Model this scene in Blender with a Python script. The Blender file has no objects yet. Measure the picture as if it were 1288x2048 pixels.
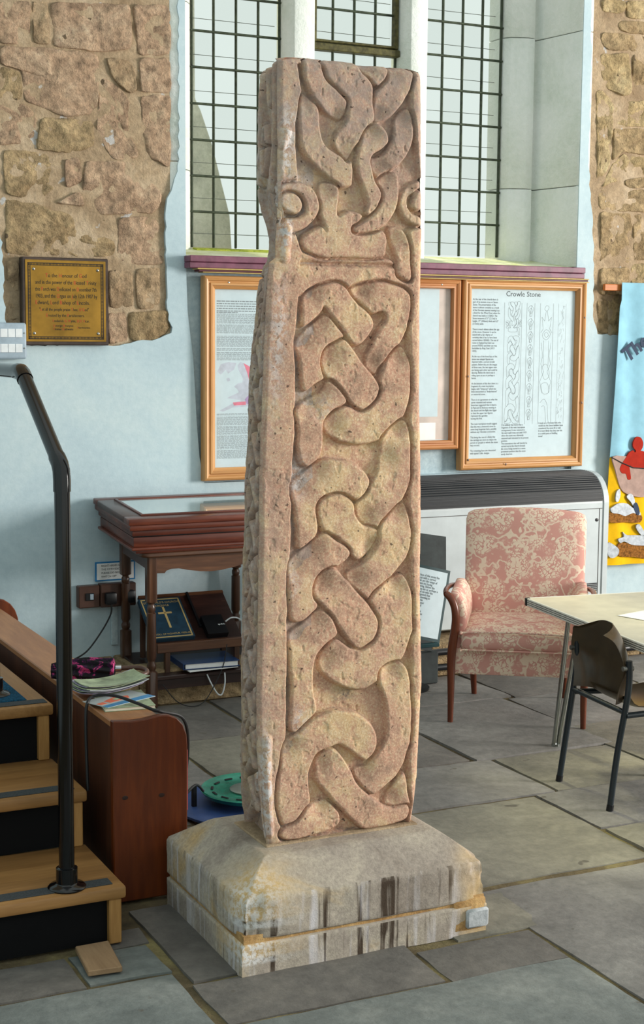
import bpy, bmesh, math, random
import numpy as np
from mathutils import Vector, Matrix

sc = bpy.context.scene
col = sc.collection
random.seed(7)
rng = np.random.RandomState(11)

# ------------------------------------------------------------------ camera, sky, light, exposure
F_PX, PITCH, YAW, ROLL, EYE = 3000.0, math.radians(6.73), math.radians(26.0), math.radians(0.45), 1.62
cp, sp, cy, sy = math.cos(PITCH), math.sin(PITCH), math.cos(YAW), math.sin(YAW)
fw = Vector((sy*cp, cy*cp, -sp)); rt = Vector((cy, -sy, 0.0)); up = rt.cross(fw)
rt2 = rt*math.cos(ROLL) + up*math.sin(ROLL); up2 = up*math.cos(ROLL) - rt*math.sin(ROLL)
cam = bpy.data.cameras.new('camera')
cam.sensor_fit = 'VERTICAL'; cam.sensor_height = 36.0; cam.lens = F_PX*36.0/2048.0
cam.clip_start = 0.05; cam.clip_end = 200
camo = bpy.data.objects.new('camera', cam); col.objects.link(camo)
mw = Matrix((rt2, up2, -fw)).transposed().to_4x4(); mw.translation = Vector((0, 0, EYE))
camo.matrix_world = mw
sc.camera = camo

world = bpy.data.worlds.new('sky'); sc.world = world; world.use_nodes = True
wb = world.node_tree.nodes['Background']
wb.inputs['Color'].default_value = (0.69, 0.75, 0.72, 1); wb.inputs['Strength'].default_value = 1.0

def lamp(name, kind, loc, target, energy, color, **kw):
    l = bpy.data.lights.new(name, kind); l.energy = energy; l.color = color
    for k, v in kw.items(): setattr(l, k, v)
    o = bpy.data.objects.new(name, l); col.objects.link(o); o.location = loc
    d = Vector(target) - Vector(loc)
    o.rotation_euler = d.to_track_quat('-Z', 'Y').to_euler()
    return o
# hazy sun coming in through the window behind the stone
lamp('sun', 'SUN', (3.4, 12.0, 8.2), (3.4, 4.9, 0.2), 3.4, (1.0, 0.90, 0.55), angle=math.radians(6))
# unseen area lamp, assumed on the right, to rake the carved front
lamp('assumed_side_light', 'AREA', (11.0, 0.5, 2.2), (2.0, 3.6, 1.1), 1000, (1.0, 0.95, 0.89), shape='RECTANGLE', size=2.4, size_y=2.8)
sc.view_settings.view_transform = 'Standard'; sc.view_settings.look = 'None'
sc.view_settings.exposure = 0.28; sc.view_settings.gamma = 1.0
sc.view_settings.use_curve_mapping = False
try: sc.cycles.use_denoising = True
except Exception: pass

# ------------------------------------------------------------------ materials
def lin(c):
    return tuple(((v/255.0)/12.92 if v/255.0 <= 0.04045 else ((v/255.0+0.055)/1.055)**2.4) for v in c[:3]) + (1,)
MATS = {}
def base(name, rough=0.7, metal=0.0, spec=0.4):
    m = bpy.data.materials.new(name); m.use_nodes = True
    nt = m.node_tree; b = nt.nodes['Principled BSDF']
    b.inputs['Roughness'].default_value = rough; b.inputs['Metallic'].default_value = metal
    b.inputs['Specular IOR Level'].default_value = spec
    MATS[name] = m
    return m, nt, b
def N(nt, t, **kw):
    n = nt.nodes.new(t)
    for k, v in kw.items(): setattr(n, k, v)
    return n
def coords(nt, scale=(1, 1, 1), rot=(0, 0, 0), src='Object'):
    tc = N(nt, 'ShaderNodeTexCoord'); mp = N(nt, 'ShaderNodeMapping')
    mp.inputs['Scale'].default_value = scale; mp.inputs['Rotation'].default_value = rot
    nt.links.new(tc.outputs[src], mp.inputs['Vector'])
    return mp.outputs['Vector']
def noise(nt, vec, scale, detail=6, rough=0.6, dist=0.0):
    n = N(nt, 'ShaderNodeTexNoise'); n.inputs['Scale'].default_value = scale; n.inputs['Detail'].default_value = detail
    n.inputs['Roughness'].default_value = rough; n.inputs['Distortion'].default_value = dist
    nt.links.new(vec, n.inputs['Vector']); return n.outputs['Fac']
def ramp(nt, fac, stops, interp='LINEAR'):
    r = N(nt, 'ShaderNodeValToRGB'); r.color_ramp.interpolation = interp
    els = r.color_ramp.elements
    while len(els) < len(stops): els.new(0.5)
    for e, (p, c) in zip(els, stops):
        e.position = p; e.color = lin(c) if max(c) > 1 else tuple(c[:3]) + (1,)
    nt.links.new(fac, r.inputs['Fac']); return r.outputs['Color']
def mix(nt, fac, a, b, mode='MIX'):
    m = N(nt, 'ShaderNodeMix'); m.data_type = 'RGBA'; m.blend_type = mode
    for i, v in ((0, fac), (6, a), (7, b)):
        if isinstance(v, (int, float)): m.inputs[i].default_value = v
        elif isinstance(v, tuple): m.inputs[i].default_value = v
        else: nt.links.new(v, m.inputs[i])
    return m.outputs[2]
def math_(nt, op, a, b=0.0, clamp=False):
    m = N(nt, 'ShaderNodeMath', operation=op, use_clamp=clamp)
    for i, v in enumerate((a, b)):
        if isinstance(v, (int, float)): m.inputs[i].default_value = v
        else: nt.links.new(v, m.inputs[i])
    return m.outputs[0]
def bump(nt, b, h, strength=0.3, dist=0.01):
    n = N(nt, 'ShaderNodeBump'); n.inputs['Strength'].default_value = strength; n.inputs['Distance'].default_value = dist
    nt.links.new(h, n.inputs['Height']); nt.links.new(n.outputs['Normal'], b.inputs['Normal'])
def flat(name, c, rough=0.6, metal=0.0, spec=0.4, var=0.06, scale=30, bmp=0.0):
    m, nt, b = base(name, rough, metal, spec)
    v = coords(nt); f = noise(nt, v, scale, 4)
    lo = tuple(max(0, x*(1-var)) for x in c); hi = tuple(min(255, x*(1+var)) for x in c)
    nt.links.new(ramp(nt, f, [(0.3, lo), (0.7, hi)]), b.inputs['Base Color'])
    if bmp: bump(nt, b, f, bmp, 0.004)
    return m
def mottled(name, stops, scale=6, rough=0.85, bmp=0.35, bscale=60, detail=8, spec=0.25, stretch=(1, 1, 1), bdist=0.006, speck=None, grain=0.22):
    m, nt, b = base(name, rough, 0, spec)
    v = coords(nt, stretch); f = noise(nt, v, scale, detail, 0.62, 0.4)
    c = ramp(nt, f, stops)
    fine = noise(nt, coords(nt), bscale, 6, 0.7)
    c = mix(nt, grain, c, ramp(nt, fine, [(0.3, (60, 55, 50)), (0.7, (255, 250, 245))]), 'OVERLAY')
    if speck:
        s = noise(nt, coords(nt), speck[1], 3, 0.5)
        c = mix(nt, ramp(nt, s, [(speck[2], (0, 0, 0)), (speck[2]+0.03, (1, 1, 1))]), c, lin(speck[0]))
    nt.links.new(c, b.inputs['Base Color'])
    bump(nt, b, fine, bmp, bdist)
    return m
def wood(name, dark, light, axis='X', scale=7, rough=0.45, spec=0.4, grain=14, bmp=0.08, knots=True):
    m, nt, b = base(name, rough, 0, spec)
    st = {'X': (0.10, 1, 1), 'Y': (1, 0.10, 1), 'Z': (1, 1, 0.10)}[axis]
    v = coords(nt, st)
    f = noise(nt, v, scale*2.0, 6, 0.6, 1.2); g = noise(nt, v, scale*grain, 4, 0.6, 0.3)
    s = math_(nt, 'ADD', math_(nt, 'MULTIPLY', f, 0.65), math_(nt, 'MULTIPLY', g, 0.35))
    mid = tuple((a+c)/2 for a, c in zip(dark, light))
    c = ramp(nt, s, [(0.32, dark), (0.5, mid), (0.66, light)])
    nt.links.new(c, b.inputs['Base Color']); bump(nt, b, g, bmp, 0.002)
    return m

# carved stone: colour attribute 'stain_tone' r = pale lichen, g = soot and dark grey, b = greyer tone
def stone_material():
    m, nt, b = base('carved_sandstone', 0.93, 0, 0.12)
    v = coords(nt)
    big = noise(nt, v, 5.0, 5, 0.6, 0.5); mid = noise(nt, v, 22, 6, 0.65); fine = noise(nt, v, 170, 5, 0.75)
    c = ramp(nt, big, [(0.28, (192, 167, 148)), (0.45, (205, 182, 160)), (0.58, (213, 194, 169)), (0.75, (209, 189, 156))])
    c = mix(nt, 0.30, c, ramp(nt, mid, [(0.3, (120, 88, 68)), (0.55, (235, 215, 195))]), 'OVERLAY')
    c = mix(nt, 0.55, c, ramp(nt, fine, [(0.28, (50, 42, 38)), (0.5, (130, 128, 126)), (0.75, (235, 230, 225))]), 'OVERLAY')
    a = N(nt, 'ShaderNodeVertexColor'); a.layer_name = 'stain_tone'
    s = N(nt, 'ShaderNodeSeparateColor'); nt.links.new(a.outputs['Color'], s.inputs['Color'])
    n2 = noise(nt, v, 30, 6, 0.7, 0.6)
    gb = math_(nt, 'MULTIPLY', s.outputs['Blue'], ramp(nt, n2, [(0.35, (0.35, 0.35, 0.35)), (0.6, (1, 1, 1))]))
    c = mix(nt, gb, c, lin((150, 138, 132)))
    li = math_(nt, 'MULTIPLY', s.outputs['Red'], ramp(nt, noise(nt, v, 55, 5, 0.7, 0.4), [(0.46, (0, 0, 0)), (0.56, (1, 1, 1))]))
    c = mix(nt, li, c, lin((208, 202, 200)))
    dark_tone = math_(nt, 'MULTIPLY', s.outputs['Green'], ramp(nt, noise(nt, v, 45, 5, 0.7), [(0.35, (0, 0, 0)), (0.6, (1, 1, 1))]))
    c = mix(nt, dark_tone, c, lin((88, 80, 78)))
    pit = noise(nt, v, 75, 2, 0.4)
    c = mix(nt, ramp(nt, pit, [(0.715, (0, 0, 0)), (0.735, (0.8, 0.8, 0.8))]), c, lin((70, 56, 50)))
    nt.links.new(c, b.inputs['Base Color'])
    h = math_(nt, 'ADD', math_(nt, 'MULTIPLY', fine, 0.6), math_(nt, 'MULTIPLY', mid, 0.6))
    bump(nt, b, h, 0.55, 0.006)
    return m
stone_material()

# limewash plaster
mottled('plaster', [(0.3, (168, 187, 195)), (0.5, (180, 199, 206)), (0.7, (192, 208, 211))], 1.6, 0.9, 0.2, 30, speck=((168, 164, 152), 14, 0.79), grain=0.08)
mottled('plaster_reveal', [(0.25, (214, 222, 212)), (0.5, (232, 236, 231)), (0.75, (241, 243, 240))], 3.0, 0.9, 0.6, 35, bdist=0.012)
mottled('niche_plaster', [(0.3, (166, 186, 194)), (0.7, (188, 204, 210))], 2.0, 0.9, 0.25, 40)
mottled('mortar', [(0.3, (146, 124, 98)), (0.5, (174, 152, 124)), (0.7, (196, 176, 150))], 5, 0.95, 0.9, 45, bdist=0.012, speck=((190, 186, 182), 12, 0.66))
for i, st in enumerate([[(0.25, (142, 118, 92)), (0.5, (176, 152, 122)), (0.75, (198, 174, 144))],
                        [(0.25, (136, 114, 84)), (0.5, (168, 146, 112)), (0.75, (196, 172, 134))],
                        [(0.25, (150, 124, 102)), (0.5, (184, 156, 130)), (0.75, (202, 178, 152))],
                        [(0.25, (154, 134, 98)), (0.5, (184, 162, 122)), (0.75, (202, 184, 146))]]):
    mottled('rubble_%d' % i, st, 9, 0.95, 1.0, 30, bdist=0.03, speck=((116, 98, 78), 18, 0.70), grain=0.5)
for i, st in enumerate([[(0.3, (102, 100, 98)), (0.5, (122, 120, 117)), (0.72, (140, 138, 134))],
                        [(0.3, (92, 98, 97)), (0.5, (111, 117, 115)), (0.72, (133, 137, 133))],
                        [(0.3, (104, 102, 94)), (0.5, (124, 121, 110)), (0.72, (142, 139, 126))],
                        [(0.3, (84, 81, 78)), (0.5, (102, 99, 95)), (0.72, (124, 119, 112))]]):
    mottled('flag_%d' % i, st, 3.2, 0.62, 0.35, 26, spec=0.35, bdist=0.008, speck=((92, 88, 80), 9, 0.7))
mottled('floor_mortar', [(0.3, (64, 56, 46)), (0.5, (104, 92, 68)), (0.7, (150, 140, 94))], 3, 0.95, 0.8, 60, bdist=0.01)
# plinth stone
def plinth_material(name, drip):
    m, nt, b = base(name, 0.92, 0, 0.15)
    v = coords(nt); big = noise(nt, v, 4, 6, 0.6, 0.6); fine = noise(nt, v, 90, 6, 0.75)
    c = ramp(nt, big, [(0.28, (128, 116, 106)), (0.46, (158, 148, 138)), (0.6, (178, 168, 154)), (0.76, (190, 162, 118))])
    c = mix(nt, 0.3, c, ramp(nt, fine, [(0.3, (60, 55, 50)), (0.7, (240, 236, 230))]), 'OVERLAY')
    if drip:
        vs = coords(nt, (46, 46, 1.6)); d = noise(nt, vs, 1.0, 3, 0.5); area = noise(nt, v, 3.2, 3, 0.5)
        k = math_(nt, 'MULTIPLY', ramp(nt, d, [(0.54, (0, 0, 0)), (0.62, (1, 1, 1))]), ramp(nt, area, [(0.40, (0, 0, 0)), (0.54, (1, 1, 1))]))
        ge = N(nt, 'ShaderNodeNewGeometry'); sx = N(nt, 'ShaderNodeSeparateXYZ'); nt.links.new(ge.outputs['True Normal'], sx.inputs[0])
        upr = ramp(nt, math_(nt, 'ABSOLUTE', sx.outputs['Z']), [(0.3, (1, 1, 1)), (0.5, (0, 0, 0))])
        k = math_(nt, 'MULTIPLY', k, upr)
        c = mix(nt, k, c, lin((72, 60, 50)))
        vs2 = coords(nt, (34, 34, 2.5)); d2 = noise(nt, vs2, 1.0, 3, 0.5)
        c = mix(nt, math_(nt, 'MULTIPLY', upr, ramp(nt, d2, [(0.52, (0, 0, 0)), (0.70, (0.75, 0.75, 0.75))])), c, lin((212, 208, 212)))
    a = N(nt, 'ShaderNodeVertexColor'); a.layer_name = 'stain_tone'
    s = N(nt, 'ShaderNodeSeparateColor'); nt.links.new(a.outputs['Color'], s.inputs['Color'])
    c = mix(nt, s.outputs['Green'], c, lin((206, 172, 116)))
    li = math_(nt, 'MULTIPLY', s.outputs['Red'], ramp(nt, noise(nt, v, 70, 5, 0.7), [(0.42, (0, 0, 0)), (0.55, (1, 1, 1))]))
    c = mix(nt, li, c, lin((222, 220, 218)))
    nt.links.new(c, b.inputs['Base Color']); bump(nt, b, fine, 0.5, 0.006)
plinth_material('plinth_stone', True)
mottled('plinth_mortar', [(0.3, (150, 110, 66)), (0.6, (196, 160, 108)), (0.8, (206, 180, 136))], 12, 0.95, 0.8, 80)
mottled('patch_stone', [(0.3, (160, 164, 168)), (0.7, (188, 192, 194))], 10, 0.9, 0.4, 70)

wood('oak', (120, 84, 44), (164, 122, 72), 'X', 5, 0.5)
wood('oak_y', (120, 84, 44), (164, 122, 72), 'Y', 5, 0.5)
wood('oak_z', (132, 92, 46), (180, 136, 80), 'Z', 5, 0.5)
wood('pew_side', (56, 28, 16), (88, 48, 28), 'Z', 4, 0.5)
wood('pew_end', (66, 26, 10), (108, 50, 18), 'Z', 4, 0.38)
wood('pew_top', (132, 84, 52), (176, 124, 78), 'Y', 4, 0.45)
wood('mahogany', (64, 26, 18), (120, 60, 40), 'X', 5, 0.28, 0.5)
wood('mahogany_side', (52, 30, 26), (88, 56, 46), 'Y', 5, 0.3, 0.5)
wood('dark_oak', (44, 26, 18), (92, 60, 40), 'Z', 5, 0.3, 0.5)
wood('dark_oak_x', (58, 34, 22), (112, 74, 48), 'X', 5, 0.35, 0.5)
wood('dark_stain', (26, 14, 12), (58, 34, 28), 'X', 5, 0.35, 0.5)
wood('pine_x', (172, 118, 66), (208, 158, 102), 'X', 6, 0.4)
wood('pine_z', (172, 118, 66), (208, 158, 102), 'Z', 6, 0.4)
wood('pine_pink_x', (164, 102, 58), (200, 142, 92), 'X', 6, 0.4)
wood('pine_pink_z', (164, 102, 58), (200, 142, 92), 'Z', 6, 0.4)
wood('pine_board', (132, 104, 76), (172, 142, 108), 'Y', 6, 0.8)
wood('chair_wood', (74, 32, 16), (126, 64, 36), 'Z', 6, 0.3, 0.5)
wood('rod_wood', (170, 92, 36), (196, 118, 56), 'X', 6, 0.5)
flat('black_paint', (8, 8, 10), 0.13, 0, 0.5, 0.2, 60)
flat('black_panel', (9, 9, 11), 0.85, 0, 0.2)
flat('grip', (62, 66, 68), 0.9, 0, 0.2, 0.15, 200)
flat('carpet', (22, 62, 84), 0.98, 0, 0.1, 0.35, 160, 0.8)
flat('black_plastic', (18, 19, 22), 0.4, 0, 0.4)
flat('cable_black', (22, 22, 24), 0.5)
flat('cable_white', (196, 200, 202), 0.5)
flat('brown_plastic', (78, 52, 42), 0.4)
flat('grey_box', (150, 166, 178), 0.45)
flat('white_label', (222, 226, 228), 0.7, var=0.03)
flat('paper', (196, 212, 218), 0.8, var=0.02)
flat('paper_white', (232, 232, 230), 0.8, var=0.02)
flat('paper_cream', (206, 204, 182), 0.8, var=0.04)
flat('ink', (66, 72, 76), 0.8)
flat('ink_soft', (128, 138, 142), 0.8)
flat('ink_dark', (30, 30, 32), 0.8)
flat('ink_red', (178, 62, 34), 0.6)
flat('navy', (22, 44, 72), 0.7)
flat('blue_border', (24, 116, 172), 0.5)
flat('brass', (156, 118, 48), 0.36, 0.75, 0.5, 0.14, 7)
flat('bronze_edge', (70, 58, 52), 0.45, 0.5, 0.5, 0.2, 20)
flat('steel', (168, 172, 168), 0.22, 1.0, 0.5, 0.05)
flat('screw', (150, 150, 146), 0.3, 0.9)
flat('cream_metal', (182, 190, 192), 0.4, 0.0, 0.45, 0.03, 12)
flat('grille_black', (24, 28, 32), 0.45)
flat('pipe_black', (16, 17, 20), 0.3, 0, 0.5)
flat('purple_paint', (112, 66, 84), 0.45, 0, 0.4, 0.18, 14)
flat('purple_dark', (84, 36, 46), 0.45, 0, 0.4, 0.15, 14)
flat('gold_edge', (192, 168, 102), 0.4)
mottled('sill_stone', [(0.3, (182, 190, 128)), (0.55, (206, 212, 184)), (0.8, (224, 226, 212))], 5, 0.9, 0.4, 50)
mottled('moss', [(0.3, (120, 140, 36)), (0.7, (190, 196, 90))], 30, 0.95, 0.9, 120)
flat('lead', (58, 66, 52), 0.6, 0.3, 0.3, 0.25, 40)
flat('casement_iron', (74, 70, 40), 0.6, 0.2, 0.3, 0.3, 40)
flat('wire', (110, 112, 104), 0.5, 0.5)
mottled('buttress', [(0.3, (178, 182, 174)), (0.7, (214, 217, 208))], 9, 0.95, 0.8, 50)
flat('book_blue', (26, 50, 66), 0.5, 0, 0.35, 0.15, 30)
flat('gilt', (190, 166, 112), 0.4, 0.3)
flat('folder_blue', (22, 52, 96), 0.35)
flat('router_black', (14, 15, 18), 0.35)
flat('shell_brown', (64, 52, 36), 0.28, 0, 0.5, 0.12, 20)
flat('chair_frame', (26, 36, 42), 0.3, 0, 0.5)
flat('laminate', (198, 190, 170), 0.4, 0, 0.4, 0.05, 10)
flat('edge_white', (218, 216, 208), 0.4)
flat('edge_dark', (60, 58, 54), 0.5)
flat('disc_green', (40, 140, 116), 0.25, 0.35, 0.6, 0.2, 12)
flat('disc_hub', (150, 160, 152), 0.3, 0.6)
flat('rim_blue', (58, 84, 140), 0.4)
flat('red_cloth', (128, 34, 32), 0.6)
flat('pages', (222, 214, 196), 0.8)
flat('banner_blue', (138, 184, 202), 0.85, 0, 0.1, 0.05, 12)
flat('banner_yellow', (226, 176, 24), 0.85, 0, 0.1, 0.06, 12)
flat('banner_rock', (164, 138, 128), 0.9, 0, 0.1, 0.12, 14)
flat('felt_red', (158, 44, 32), 0.95, 0, 0.1)
flat('felt_brown', (124, 82, 40), 0.95, 0, 0.1, 0.3, 90, 0.6)
flat('fish_silver', (146, 152, 158), 0.4, 0.3, 0.5, 0.12, 60)
flat('leaflet_green', (134, 146, 118), 0.5, 0, 0.4, 0.3, 16)
flat('leaflet_lilac', (146, 140, 160), 0.5, 0, 0.4, 0.2, 16)
flat('leaflet_blue', (60, 130, 180), 0.45)
flat('leaflet_coral', (214, 108, 80), 0.5)
flat('leaflet_grey', (170, 178, 178), 0.5)
flat('map_pink', (214, 118, 138), 0.8); flat('map_purple', (168, 142, 184), 0.8); flat('map_grey', (186, 192, 204), 0.8); flat('map_teal', (140, 196, 196), 0.8); flat('map_gold', (206, 186, 122), 0.8)
flat('poster_faint', (206, 190, 180), 0.8, 0, 0.2, 0.1, 6)
flat('board_dark', (44, 50, 50), 0.7, 0, 0.3, 0.15, 20)
flat('board_edge', (26, 58, 62), 0.3, 0, 0.5)
flat('chrome', (200, 200, 205), 0.12, 1.0)

def umbrella_material():
    m, nt, b = base('umbrella_cloth', 0.8, 0, 0.2)
    f = noise(nt, coords(nt), 26, 5, 0.6, 1.0)
    nt.links.new(ramp(nt, f, [(0.50, (24, 22, 26)), (0.56, (60, 26, 60)), (0.60, (196, 66, 118)), (0.68, (110, 40, 90))], 'EASE'), b.inputs['Base Color'])
umbrella_material()

def damask():
    m, nt, b = base('damask', 0.9, 0, 0.15)
    v = coords(nt)
    vd = N(nt, 'ShaderNodeTexNoise'); vd.inputs['Scale'].default_value = 18; vd.inputs['Detail'].default_value = 2
    nt.links.new(v, vd.inputs['Vector'])
    ad = N(nt, 'ShaderNodeVectorMath', operation='MULTIPLY_ADD'); nt.links.new(vd.outputs['Color'], ad.inputs[0])
    ad.inputs[1].default_value = (0.05, 0.05, 0.05); nt.links.new(v, ad.inputs[2]); vv = ad.outputs[0]
    def vor(scale, feat='F1', rnd=0.55):
        n = N(nt, 'ShaderNodeTexVoronoi'); n.feature = feat; n.inputs['Scale'].default_value = scale; n.inputs['Randomness'].default_value = rnd
        nt.links.new(vv, n.inputs['Vector']); return n.outputs['Distance']
    clump = ramp(nt, vor(10.0, 'F1', .35), [(0.44, (1, 1, 1)), (0.58, (0, 0, 0))])
    petal = ramp(nt, vor(62, 'DISTANCE_TO_EDGE', 1.0), [(0.06, (0, 0, 0)), (0.14, (1, 1, 1))])
    sprig = ramp(nt, vor(30, 'F1', 1.0), [(0.22, (1, 1, 1)), (0.30, (0, 0, 0))])
    gate = ramp(nt, noise(nt, v, 14, 2, .5), [(0.50, (0, 0, 0)), (0.56, (1, 1, 1))])
    flower = math_(nt, 'MAXIMUM', math_(nt, 'MULTIPLY', clump, petal), math_(nt, 'MULTIPLY', sprig, gate))
    ns = noise(nt, v, 13, 2, .5)
    ribbon = ramp(nt, math_(nt, 'ABSOLUTE', math_(nt, 'SUBTRACT', ns, .5)), [(0.020, (0.9, 0.9, 0.9)), (0.032, (0, 0, 0))])
    mask = math_(nt, 'MAXIMUM', flower, ribbon)
    c = mix(nt, math_(nt, 'MULTIPLY', mask, 0.85), lin((206, 152, 140)), lin((232, 214, 190)))
    nt.links.new(c, b.inputs['Base Color']); bump(nt, b, mask, 0.25, 0.002)
damask()

def sheen(nt, lo, hi):
    """mirror share of a glass sheet, rising at grazing angles, the same from both sides"""
    lw = N(nt, 'ShaderNodeLayerWeight'); lw.inputs['Blend'].default_value = 0.5
    return math_(nt, 'ADD', math_(nt, 'MULTIPLY', math_(nt, 'POWER', lw.outputs['Facing'], 4.0), hi), lo)
def glass_materials():
    for name, frost in (('pane_plain', False), ('pane_reeded', True)):
        m = bpy.data.materials.new(name); m.use_nodes = True; nt = m.node_tree; nt.nodes.clear(); MATS[name] = m
        out = N(nt, 'ShaderNodeOutputMaterial'); tr = N(nt, 'ShaderNodeBsdfTransparent'); gl = N(nt, 'ShaderNodeBsdfGlossy')
        gl.inputs['Roughness'].default_value = 0.08; tr.inputs['Color'].default_value = (0.95, 0.97, 0.96, 1)
        mx = N(nt, 'ShaderNodeMixShader'); nt.links.new(sheen(nt, .03, .35), mx.inputs[0]); nt.links.new(tr.outputs[0], mx.inputs[1]); nt.links.new(gl.outputs[0], mx.inputs[2])
        if frost:
            w = N(nt, 'ShaderNodeTexWave'); w.bands_direction = 'X'; w.inputs['Scale'].default_value = 24; w.inputs['Distortion'].default_value = 0.3
            nt.links.new(coords(nt), w.inputs['Vector'])
            cr = ramp(nt, w.outputs['Fac'], [(0.0, (0.78, 0.81, 0.79)), (0.3, (0.95, 0.97, 0.96))])
            nt.links.new(cr, tr.inputs['Color'])
        nt.links.new(mx.outputs[0], out.inputs[0])
    m = bpy.data.materials.new('frame_glass'); m.use_nodes = True; nt = m.node_tree; nt.nodes.clear(); MATS['frame_glass'] = m
    out = N(nt, 'ShaderNodeOutputMaterial'); tr = N(nt, 'ShaderNodeBsdfTransparent'); gl = N(nt, 'ShaderNodeBsdfGlossy')
    gl.inputs['Roughness'].default_value = 0.03
    mx = N(nt, 'ShaderNodeMixShader'); nt.links.new(sheen(nt, .03, .5), mx.inputs[0]); nt.links.new(tr.outputs[0], mx.inputs[1]); nt.links.new(gl.outputs[0], mx.inputs[2])
    nt.links.new(mx.outputs[0], out.inputs[0])
glass_materials()

# ------------------------------------------------------------------ geometry helpers
class G:
    """collects faces; one G becomes one mesh object"""
    def __init__(s): s.v = []; s.f = []
    def add(s, v, f):
        n = len(s.v); s.v += [tuple(p) for p in v]; s.f += [tuple(i+n for i in q) for q in f]; return s
    def bm(s, bm_):
        bm_.verts.index_update(); s.add([p.co[:] for p in bm_.verts], [[q.index for q in f.verts] for f in bm_.faces]); bm_.free(); return s
    def box(s, x0, x1, y0, y1, z0, z1, bev=0.0, seg=1, M=None):
        b = bmesh.new(); bmesh.ops.create_cube(b, size=1.0)
        for p in b.verts: p.co = ((x0+x1)/2+p.co.x*(x1-x0), (y0+y1)/2+p.co.y*(y1-y0), (z0+z1)/2+p.co.z*(z1-z0))
        if bev: bmesh.ops.bevel(b, geom=b.edges[:], offset=bev, segments=seg, affect='EDGES', profile=0.5)
        if M is not None: bmesh.ops.transform(b, matrix=M, verts=b.verts[:])
        return s.bm(b)
    def prism(s, poly, axis, lo, hi, bev=0.0, M=None):
        """poly: 2-D outline; axis: the extrusion axis (0 x: poly=(y,z); 1 y: poly=(x,z); 2 z: poly=(x,y))"""
        b = bmesh.new()
        def P(p, t): return ((t, p[0], p[1]), (p[0], t, p[1]), (p[0], p[1], t))[axis]
        a = [b.verts.new(P(p, lo)) for p in poly]; c = [b.verts.new(P(p, hi)) for p in poly]; n = len(poly)
        b.faces.new(a); b.faces.new(c[::-1])
        for i in range(n): b.faces.new((a[i], c[i], c[(i+1) % n], a[(i+1) % n]))
        bmesh.ops.recalc_face_normals(b, faces=b.faces[:])
        if bev: bmesh.ops.bevel(b, geom=b.edges[:], offset=bev, segments=1, affect='EDGES')
        if M is not None: bmesh.ops.transform(b, matrix=M, verts=b.verts[:])
        return s.bm(b)
    def tube(s, pts, r, seg=12, cap=True):
        pts = [Vector(p) for p in pts]; n = len(pts); rs = r if isinstance(r, (list, tuple)) else [r]*n
        ref = None; v = []; f = []
        for i, p in enumerate(pts):
            t = (pts[min(i+1, n-1)]-pts[max(i-1, 0)]).normalized()
            if ref is None:
                ref = Vector((0, 0, 1)) if abs(t.z) < 0.9 else Vector((1, 0, 0))
            a = t.cross(ref); a = a.normalized() if a.length > 1e-5 else Vector((1, 0, 0)); c = a.cross(t).normalized(); ref = c
            k = 1.0
            if 0 < i < n-1:
                d1 = (p-pts[i-1]).normalized(); d2 = (pts[i+1]-p).normalized(); k = 1/max(0.5, math.cos(d1.angle(d2)/2))
            for j in range(seg):
                w = 2*math.pi*j/seg; v.append(p+(a*math.cos(w)+c*math.sin(w))*rs[i]*(k if False else 1))
        for i in range(n-1):
            for j in range(seg): f.append((i*seg+j, i*seg+(j+1) % seg, (i+1)*seg+(j+1) % seg, (i+1)*seg+j))
        if cap: f.append(tuple(range(seg))[::-1]); f.append(tuple((n-1)*seg+j for j in range(seg)))
        return s.add(v, f)
    def lathe(s, prof, cx, cyy, seg=20, sq=None):
        """prof: (radius, z) from bottom to top, around a vertical axis; sq: indices with a square section"""
        v = []; f = []; n = len(prof)
        for i, (r, z) in enumerate(prof):
            for j in range(seg):
                w = 2*math.pi*(j+0.5)/seg; c, q = math.cos(w), math.sin(w)
                if sq and i in sq:
                    k = r/max(abs(c), abs(q)); v.append((cx+c*k, cyy+q*k, z))
                else: v.append((cx+c*r, cyy+q*r, z))
        for i in range(n-1):
            for j in range(seg): f.append((i*seg+j, i*seg+(j+1) % seg, (i+1)*seg+(j+1) % seg, (i+1)*seg+j))
        f.append(tuple(range(seg))[::-1]); f.append(tuple((n-1)*seg+j for j in range(seg)))
        return s.add(v, f)
    def grid(s, fn, nu, nv):
        v = [fn(i/nu, j/nv) for j in range(nv+1) for i in range(nu+1)]
        f = [(j*(nu+1)+i, j*(nu+1)+i+1, (j+1)*(nu+1)+i+1, (j+1)*(nu+1)+i) for j in range(nv) for i in range(nu)]
        return s.add(v, f)
    def slab(s, fn, nu, nv, off):
        """two grids, fn and fn+off, joined round the rim: a sheet with a real thickness"""
        off = Vector(off); A = [Vector(fn(i/nu, j/nv)) for j in range(nv+1) for i in range(nu+1)]
        n = len(A); v = A+[p+off for p in A]; w = nu+1
        f = [(j*w+i, j*w+i+1, (j+1)*w+i+1, (j+1)*w+i) for j in range(nv) for i in range(nu)]
        f += [tuple(k+n for k in q[::-1]) for q in f]
        rim = [i for i in range(w)]+[j*w+nu for j in range(1, nv+1)]+[nv*w+i for i in range(nu-1, -1, -1)]+[j*w for j in range(nv-1, 0, -1)]
        f += [(rim[k], rim[k]+n, rim[(k+1) % len(rim)]+n, rim[(k+1) % len(rim)]) for k in range(len(rim))]
        return s.add(v, f)
    def xf(s, fn): s.v = [tuple(fn(*p)) for p in s.v]; return s

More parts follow.
